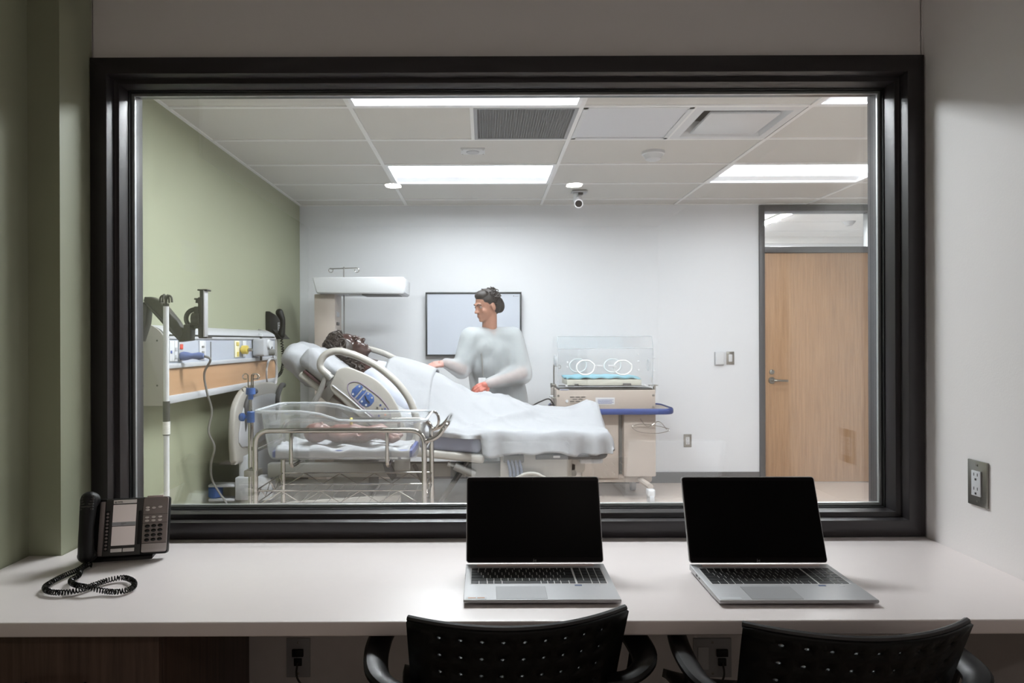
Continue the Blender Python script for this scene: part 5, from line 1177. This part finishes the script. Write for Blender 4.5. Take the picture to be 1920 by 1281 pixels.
# baby manikin
bb = thing('baby_manikin', 'brown newborn manikin lying on the white sheet inside the clear tub', 'manikin', (-0.7, 3.42, 0.8))
b = B(); BZ = 0.805; HB = frame((-0.835, 3.42, BZ+0.055), (0.12, -0.15, 1), (-1, 0, 0.1)); head(b, HB, 0.5)
b.ell((-0.845, 3.42, BZ+0.05), (0.062, 0.05, 0.05))
b.chain([(-0.79, 3.42, BZ+0.045), (-0.735, 3.42, BZ+0.046), (-0.66, 3.42, BZ+0.046), (-0.61, 3.42, BZ+0.04)], [0.03, 0.048, 0.05, 0.044])
for q in (-1, 1):
    b.chain([(-0.75, 3.42+q*0.045, BZ+0.045), (-0.70, 3.42+q*0.085, BZ+0.04), (-0.65, 3.42+q*0.08, BZ+0.05)], [0.022, 0.019, 0.014]); b.ell((-0.635, 3.42+q*0.078, BZ+0.052), (0.017, 0.013, 0.013))
    for f in range(4): b.cap((-0.632, 3.42+q*0.078-0.009+0.006*f, BZ+0.052), (-0.61, 3.42+q*0.078-0.01+0.0066*f, BZ+0.044), 0.0042, 0.0034, 6)
    b.chain([(-0.60, 3.42+q*0.03, BZ+0.04), (-0.53, 3.42+q*0.075, BZ+0.06), (-0.46, 3.42+q*0.05, BZ+0.025)], [0.036, 0.027, 0.018]); b.chain([(-0.455, 3.42+q*0.05, BZ+0.018), (-0.425, 3.42+q*0.06, BZ+0.03)], [0.015, 0.012])
obj('body', blob(b, 0.0045, 3), mat('brown_newborn_skin', (112, 80, 74), 0.4), bb)
obj('cord_clamp', B().box(-0.672, -0.662, 3.40, 3.43, BZ+0.09, BZ+0.125, 0.003), M_yel, bb)

# ------------------------------------------------------------------ incubator
IY0, IY1 = 5.55, 6.02
q = lambda px, py: P(px, py, IY0)
inc = thing('incubator', 'beige infant incubator with clear portholed hood and blue shelf', 'incubator', (q(1135, 0).x, (IY0+IY1)/2, 0))
ix0, ix1 = q(1043, 730).x, q(1229, 730).x
zb0, zb1 = q(1130, 772).z, q(1130, 731).z
ibx = obj('control_box', B().box(ix0, ix1, IY0, IY1, zb0, zb1, 0.006), M_beige, inc)
for px, py in ((1047, 742), (1047, 764), (1225, 741), (1225, 763)):
    obj('corner_screw', B().lathe([(0, 0.004), (0.009, 0.003), (0.01, 0)], (q(px, py).x, IY0, q(px, py).z), (0, -1, 0), 12), M_steel, ibx)
vp = obj('vent_plate', B().box(q(1066, 0).x, q(1098, 0).x, IY0-0.003, IY0+0.001, q(0, 760).z, q(0, 745).z, 0.001), M_beige, ibx)
for py, xs in ((748, (1066, 1076.5, 1087)), (752, (1071, 1082)), (756, (1066, 1077, 1088))):
    for px in xs: obj('vent_slot', B().box(q(px, 0).x, q(px+8, 0).x, IY0-0.0045, IY0-0.002, q(0, py+0.8).z, q(0, py-0.8).z), M_dark, vp, smooth=False)
for px in (1063, 1100): obj('vent_latch', B().lathe([(0, 0.006), (0.011, 0.005), (0.013, 0)], (q(px, 752).x, IY0, q(px, 752).z), (0, -1, 0), 8), M_wp, ibx)
lb1 = obj('caution_label', B().box(q(1114, 0).x, q(1150, 0).x, IY0-0.001, IY0+0.001, q(0, 762).z, q(0, 749).z), M_wp, ibx, smooth=False)
for k in range(4): obj('label_line', B().box(q(1118, 0).x, q(1148-3*(k % 2), 0).x, IY0-0.0015, IY0-0.0008, q(0, 754+2.2*k).z, q(0, 753+2.2*k).z), M_navy, lb1, smooth=False)
lb1 = obj('caution_label', B().box(q(1047, 0).x, q(1064, 0).x, IY0-0.001, IY0+0.001, q(0, 735.5).z, q(0, 733).z), M_wp, ibx, smooth=False)
obj('label_line', B().box(q(1048, 0).x, q(1063, 0).x, IY0-0.0015, IY0-0.0008, q(0, 734.8).z, q(0, 733.8).z), M_navy, lb1, smooth=False)
obj('deck_plate', B().box(ix0+0.02, ix1-0.02, IY0+0.01, IY1-0.01, zb1, zb1+0.012, 0.003), M_dark, inc)
obj('mattress_tray', B().box(q(1062, 0).x, q(1203, 0).x, IY0+0.05, IY1-0.05, q(0, 727).z, q(0, 716).z, 0.004), mat('cream_tray', (222, 220, 206), 0.5), inc)
obj('tray_clip', B().box(q(1076, 0).x, q(1083, 0).x, IY0+0.02, IY0+0.05, q(0, 729).z, q(0, 724).z, 0.002).box(q(1168, 0).x, q(1182, 0).x, IY0+0.02, IY0+0.05, q(0, 730).z, q(0, 723).z, 0.002), M_dark, inc)
def imat(i, j): return Vector((q(1061, 0).x+(q(1202, 0).x-q(1061, 0).x)*i, IY0+0.06+(IY1-IY0-0.12)*j, q(0, 713).z+0.012*math.sin(PI*i)**0.3+0.006*math.sin(30*i+8*j)))
o = obj('blue_pad', B().grid(imat, 30, 10), mat('pale_blue_pad', (150, 206, 224), 0.8, var=0.15, scale=25), inc, angle=3); so2 = o.modifiers.new('thick', 'SOLIDIFY'); so2.thickness = 0.015
# hood: faceted clear canopy
zh0, zh1, zh2 = q(0, 729).z, q(0, 657).z, q(0, 634).z
hx0, hx1 = q(1041, 0).x, q(1226, 0).x
hood = obj('clear_hood', B().box(hx0+0.012, hx1-0.012, IY0+0.012, IY0+0.017, zh0, zh1).box(hx0+0.012, hx1-0.012, IY1-0.017, IY1-0.012, zh0, zh1).box(hx0+0.012, hx0+0.017, IY0+0.012, IY1-0.012, zh0, zh1).box(hx1-0.017, hx1-0.012, IY0+0.012, IY1-0.012, zh0, zh1)
           .prism([(hx0+0.012, IY0+0.012, zh1), (hx0+0.012, IY0+0.06, zh2), (hx0+0.012, IY1-0.06, zh2), (hx0+0.012, IY1-0.012, zh1), (hx0+0.012, IY1-0.017, zh1), (hx0+0.012, IY1-0.063, zh2-0.005), (hx0+0.012, IY0+0.063, zh2-0.005), (hx0+0.012, IY0+0.017, zh1)], (hx1-hx0-0.024, 0, 0)), M_hood, inc, smooth=False)
for zz, yy in ((zh0, IY0+0.014), (zh1, IY0+0.014), (zh2, IY0+0.06)):
    obj('hood_edge', B().cyl((hx0+0.012, yy, zz), (hx1-0.012, yy, zz), 0.0035, seg=6), M_acrylF, hood)
for xx in (hx0+0.014, hx1-0.014):
    obj('hood_edge', B().tube([(xx, IY0+0.014, zh0), (xx, IY0+0.014, zh1), (xx, IY0+0.06, zh2)], 0.0035, 6), M_acrylF, hood)
for yy, shift in ((IY0+0.008, 0), (IY1-0.02, 0)):
    for px in (1098, 1168):
        c = Vector((q(px, 689).x, yy, q(px, 689).z)); w_, h_ = 0.078, 0.062
        oct_ = [(c.x+w_*math.cos(a)*(1.08 if abs(math.cos(a)) < 0.6 else 1), yy, c.z+h_*math.sin(a)) for a in [PI/8+k*PI/4 for k in range(8)]]
        pt = obj('porthole_ring', B().tube(fillet(oct_+[oct_[0]], 0.02, 4), 0.0065, 8), mat('clear_ring_plastic', (240, 243, 243), 0.2, alpha=0.95), hood)
        obj('porthole_door', B().prism([Vector(v) for v in oct_], (0, 0.004, 0)), M_hood, pt, smooth=False)
for px, sg in ((1122, 1), (1144, -1)):
    obj('porthole_latch', B().box(q(px-6, 0).x, q(px+6, 0).x, IY0-0.008, IY0+0.01, q(0, 692).z, q(0, 688).z, 0.003).cyl((q(px-sg*7, 0).x, IY0-0.008, q(0, 691).z), (q(px-sg*7, 0).x, IY0+0.01, q(0, 691).z), 0.011), M_wp, hood)
for px, py in ((1060, 727), (1207, 726), (1062, 692), (1062, 683), (1194, 668), (1195, 682), (1195, 698), (1225, 675), (1225, 700)):
    obj('hood_latch', B().box(q(px-2, 0).x, q(px+2, 0).x, IY0+0.002, IY0+0.012, q(0, py+2).z, q(0, py-2).z, 0.002), M_wp, hood)
obj('side_port', B().lathe([(0.03, 0.012), (0.045, 0.01), (0.045, 0), (0.03, 0)], (hx0+0.012, IY0+0.2, q(0, 680).z), (-1, 0, 0), 16), M_acrylF, hood)
obj('side_port', B().lathe([(0.03, 0.012), (0.05, 0.01), (0.05, 0), (0.03, 0)], (hx1-0.012, IY0+0.2, q(0, 690).z), (1, 0, 0), 16), M_acrylF, hood)
# accessory rod at the side
rx_ = q(1036.5, 0).x
rod = obj('accessory_rod', B().cyl((rx_, IY0+0.02, q(0, 770).z), (rx_, IY0+0.02, q(0, 687).z), 0.0055, seg=10).tube([(rx_, IY0+0.02, q(0, 690).z), (rx_+0.035, IY0+0.02, q(0, 690).z)], 0.003, 6).tube([(rx_+0.045+0.012*math.cos(a), IY0+0.02, q(0, 691.5).z+0.015*math.sin(a)) for a in [2*PI*k/14 for k in range(14)]], 0.003, 6, closed=True), M_steel, inc)
obj('rod_clamp', B().box(rx_-0.02, ix0, IY0+0.005, IY0+0.035, q(0, 728).z, q(0, 724).z, 0.003).box(rx_-0.012, ix0, IY0+0.005, IY0+0.035, q(0, 752).z, q(0, 749).z, 0.003).cyl((rx_-0.02, IY0+0.02, q(0, 722).z), (rx_-0.02, IY0+0.02, q(0, 730).z), 0.009), M_steel, rod)
obj('side_knob', B().box(rx_-0.03, rx_, IY0+0.06, IY0+0.1, q(0, 750).z, q(0, 746).z, 0.004), M_wp, inc)
obj('side_bracket', B().box(ix1-0.005, ix1+0.012, IY0+0.04, IY0+0.07, q(0, 742).z, q(0, 726).z, 0.003).box(ix1-0.04, ix1+0.03, IY0+0.03, IY0+0.08, q(0, 728).z, q(0, 726.5).z), M_steel, inc)
obj('power_cables', B().tube(spline([q(1040, 762), q(1030, 748), q(1015, 752), q(1000, 760), q(985, 775)], 6), 0.006, 6).tube(spline([q(1043, 768), q(1040, 760), q(1030, 760), q(1020, 770), q(1005, 772)], 6), 0.006, 6), M_black, inc)
# shelf with blue edge
zs = q(0, 772).z
sx0, sx1 = ix0-0.02, q(1261, 0).x
shp = [(sx0, IY0-0.05), (sx1-0.06, IY0-0.05), (sx1, IY0+0.02), (sx1, IY1-0.06), (sx1-0.06, IY1), (sx0, IY1)]
obj('shelf', B().prism([(x, y, zs-0.01) for x, y in shp], (0, 0, 0.01)), M_beige, inc)
eg = fillet([Vector((x, y, zs-0.012)) for x, y in shp]+[Vector((sx0, IY0-0.05, zs-0.012))], 0.04, 4)
obj('blue_edge', B().tube(eg, 0.02, 8, flat=(0.45, 1.2)), M_navy, inc)
# stand
obj('stand_column', B().box(q(1090, 0).x, q(1160, 0).x, IY0+0.06, IY1-0.04, 0.18, zs-0.012, 0.01), M_beige, inc)
obj('stand_cabinet', B().box(q(1168, 0).x, q(1229, 0).x, IY0+0.03, IY1-0.03, 0.2, zs-0.03, 0.01), M_beige, inc)
obj('stand_gap', B().box(q(1160, 0).x, q(1168, 0).x, IY0+0.1, IY1-0.06, 0.2, zs-0.012), M_grey, inc)
obj('wire_basket', B().tube(spline([q(1185, 800), q(1205, 795), q(1240, 800), q(1255, 806), q(1235, 812), q(1200, 810)], 5, True), 0.003, 6, closed=True).tube(spline([q(1200, 785), q(1215, 800), q(1235, 790), q(1250, 805)], 5), 0.003, 6), M_chrome, inc)
obj('base_beam', B().box(q(1070, 0).x, q(1225, 0).x, IY0+0.08, IY1-0.08, 0.14, 0.21, 0.02), M_beige, inc)
for px, yy in ((1085, IY0+0.02), (1210, IY0-0.12), (1085, IY1-0.03), (1205, IY1-0.03)):
    c = Vector((q(px, 0).x, yy, 0))
    obj('base_arm', B().tube([(c.x-0.05, IY0+0.15 if yy < IY0+0.1 else IY1-0.15, 0.17), (c.x, yy, 0.15)], 0.024, 8), M_beige, inc)
    cs = obj('caster', B().cyl((c.x-0.018, yy, 0.055), (c.x+0.018, yy, 0.055), 0.055, seg=20).cyl((c.x, yy+0.0, 0.06), (c.x, yy, 0.13), 0.012), M_lg, inc)
    obj('caster_cover', B().box(c.x-0.03, c.x+0.03, yy-0.045, yy+0.045, 0.075, 0.135, 0.015, 3), M_wp, cs)
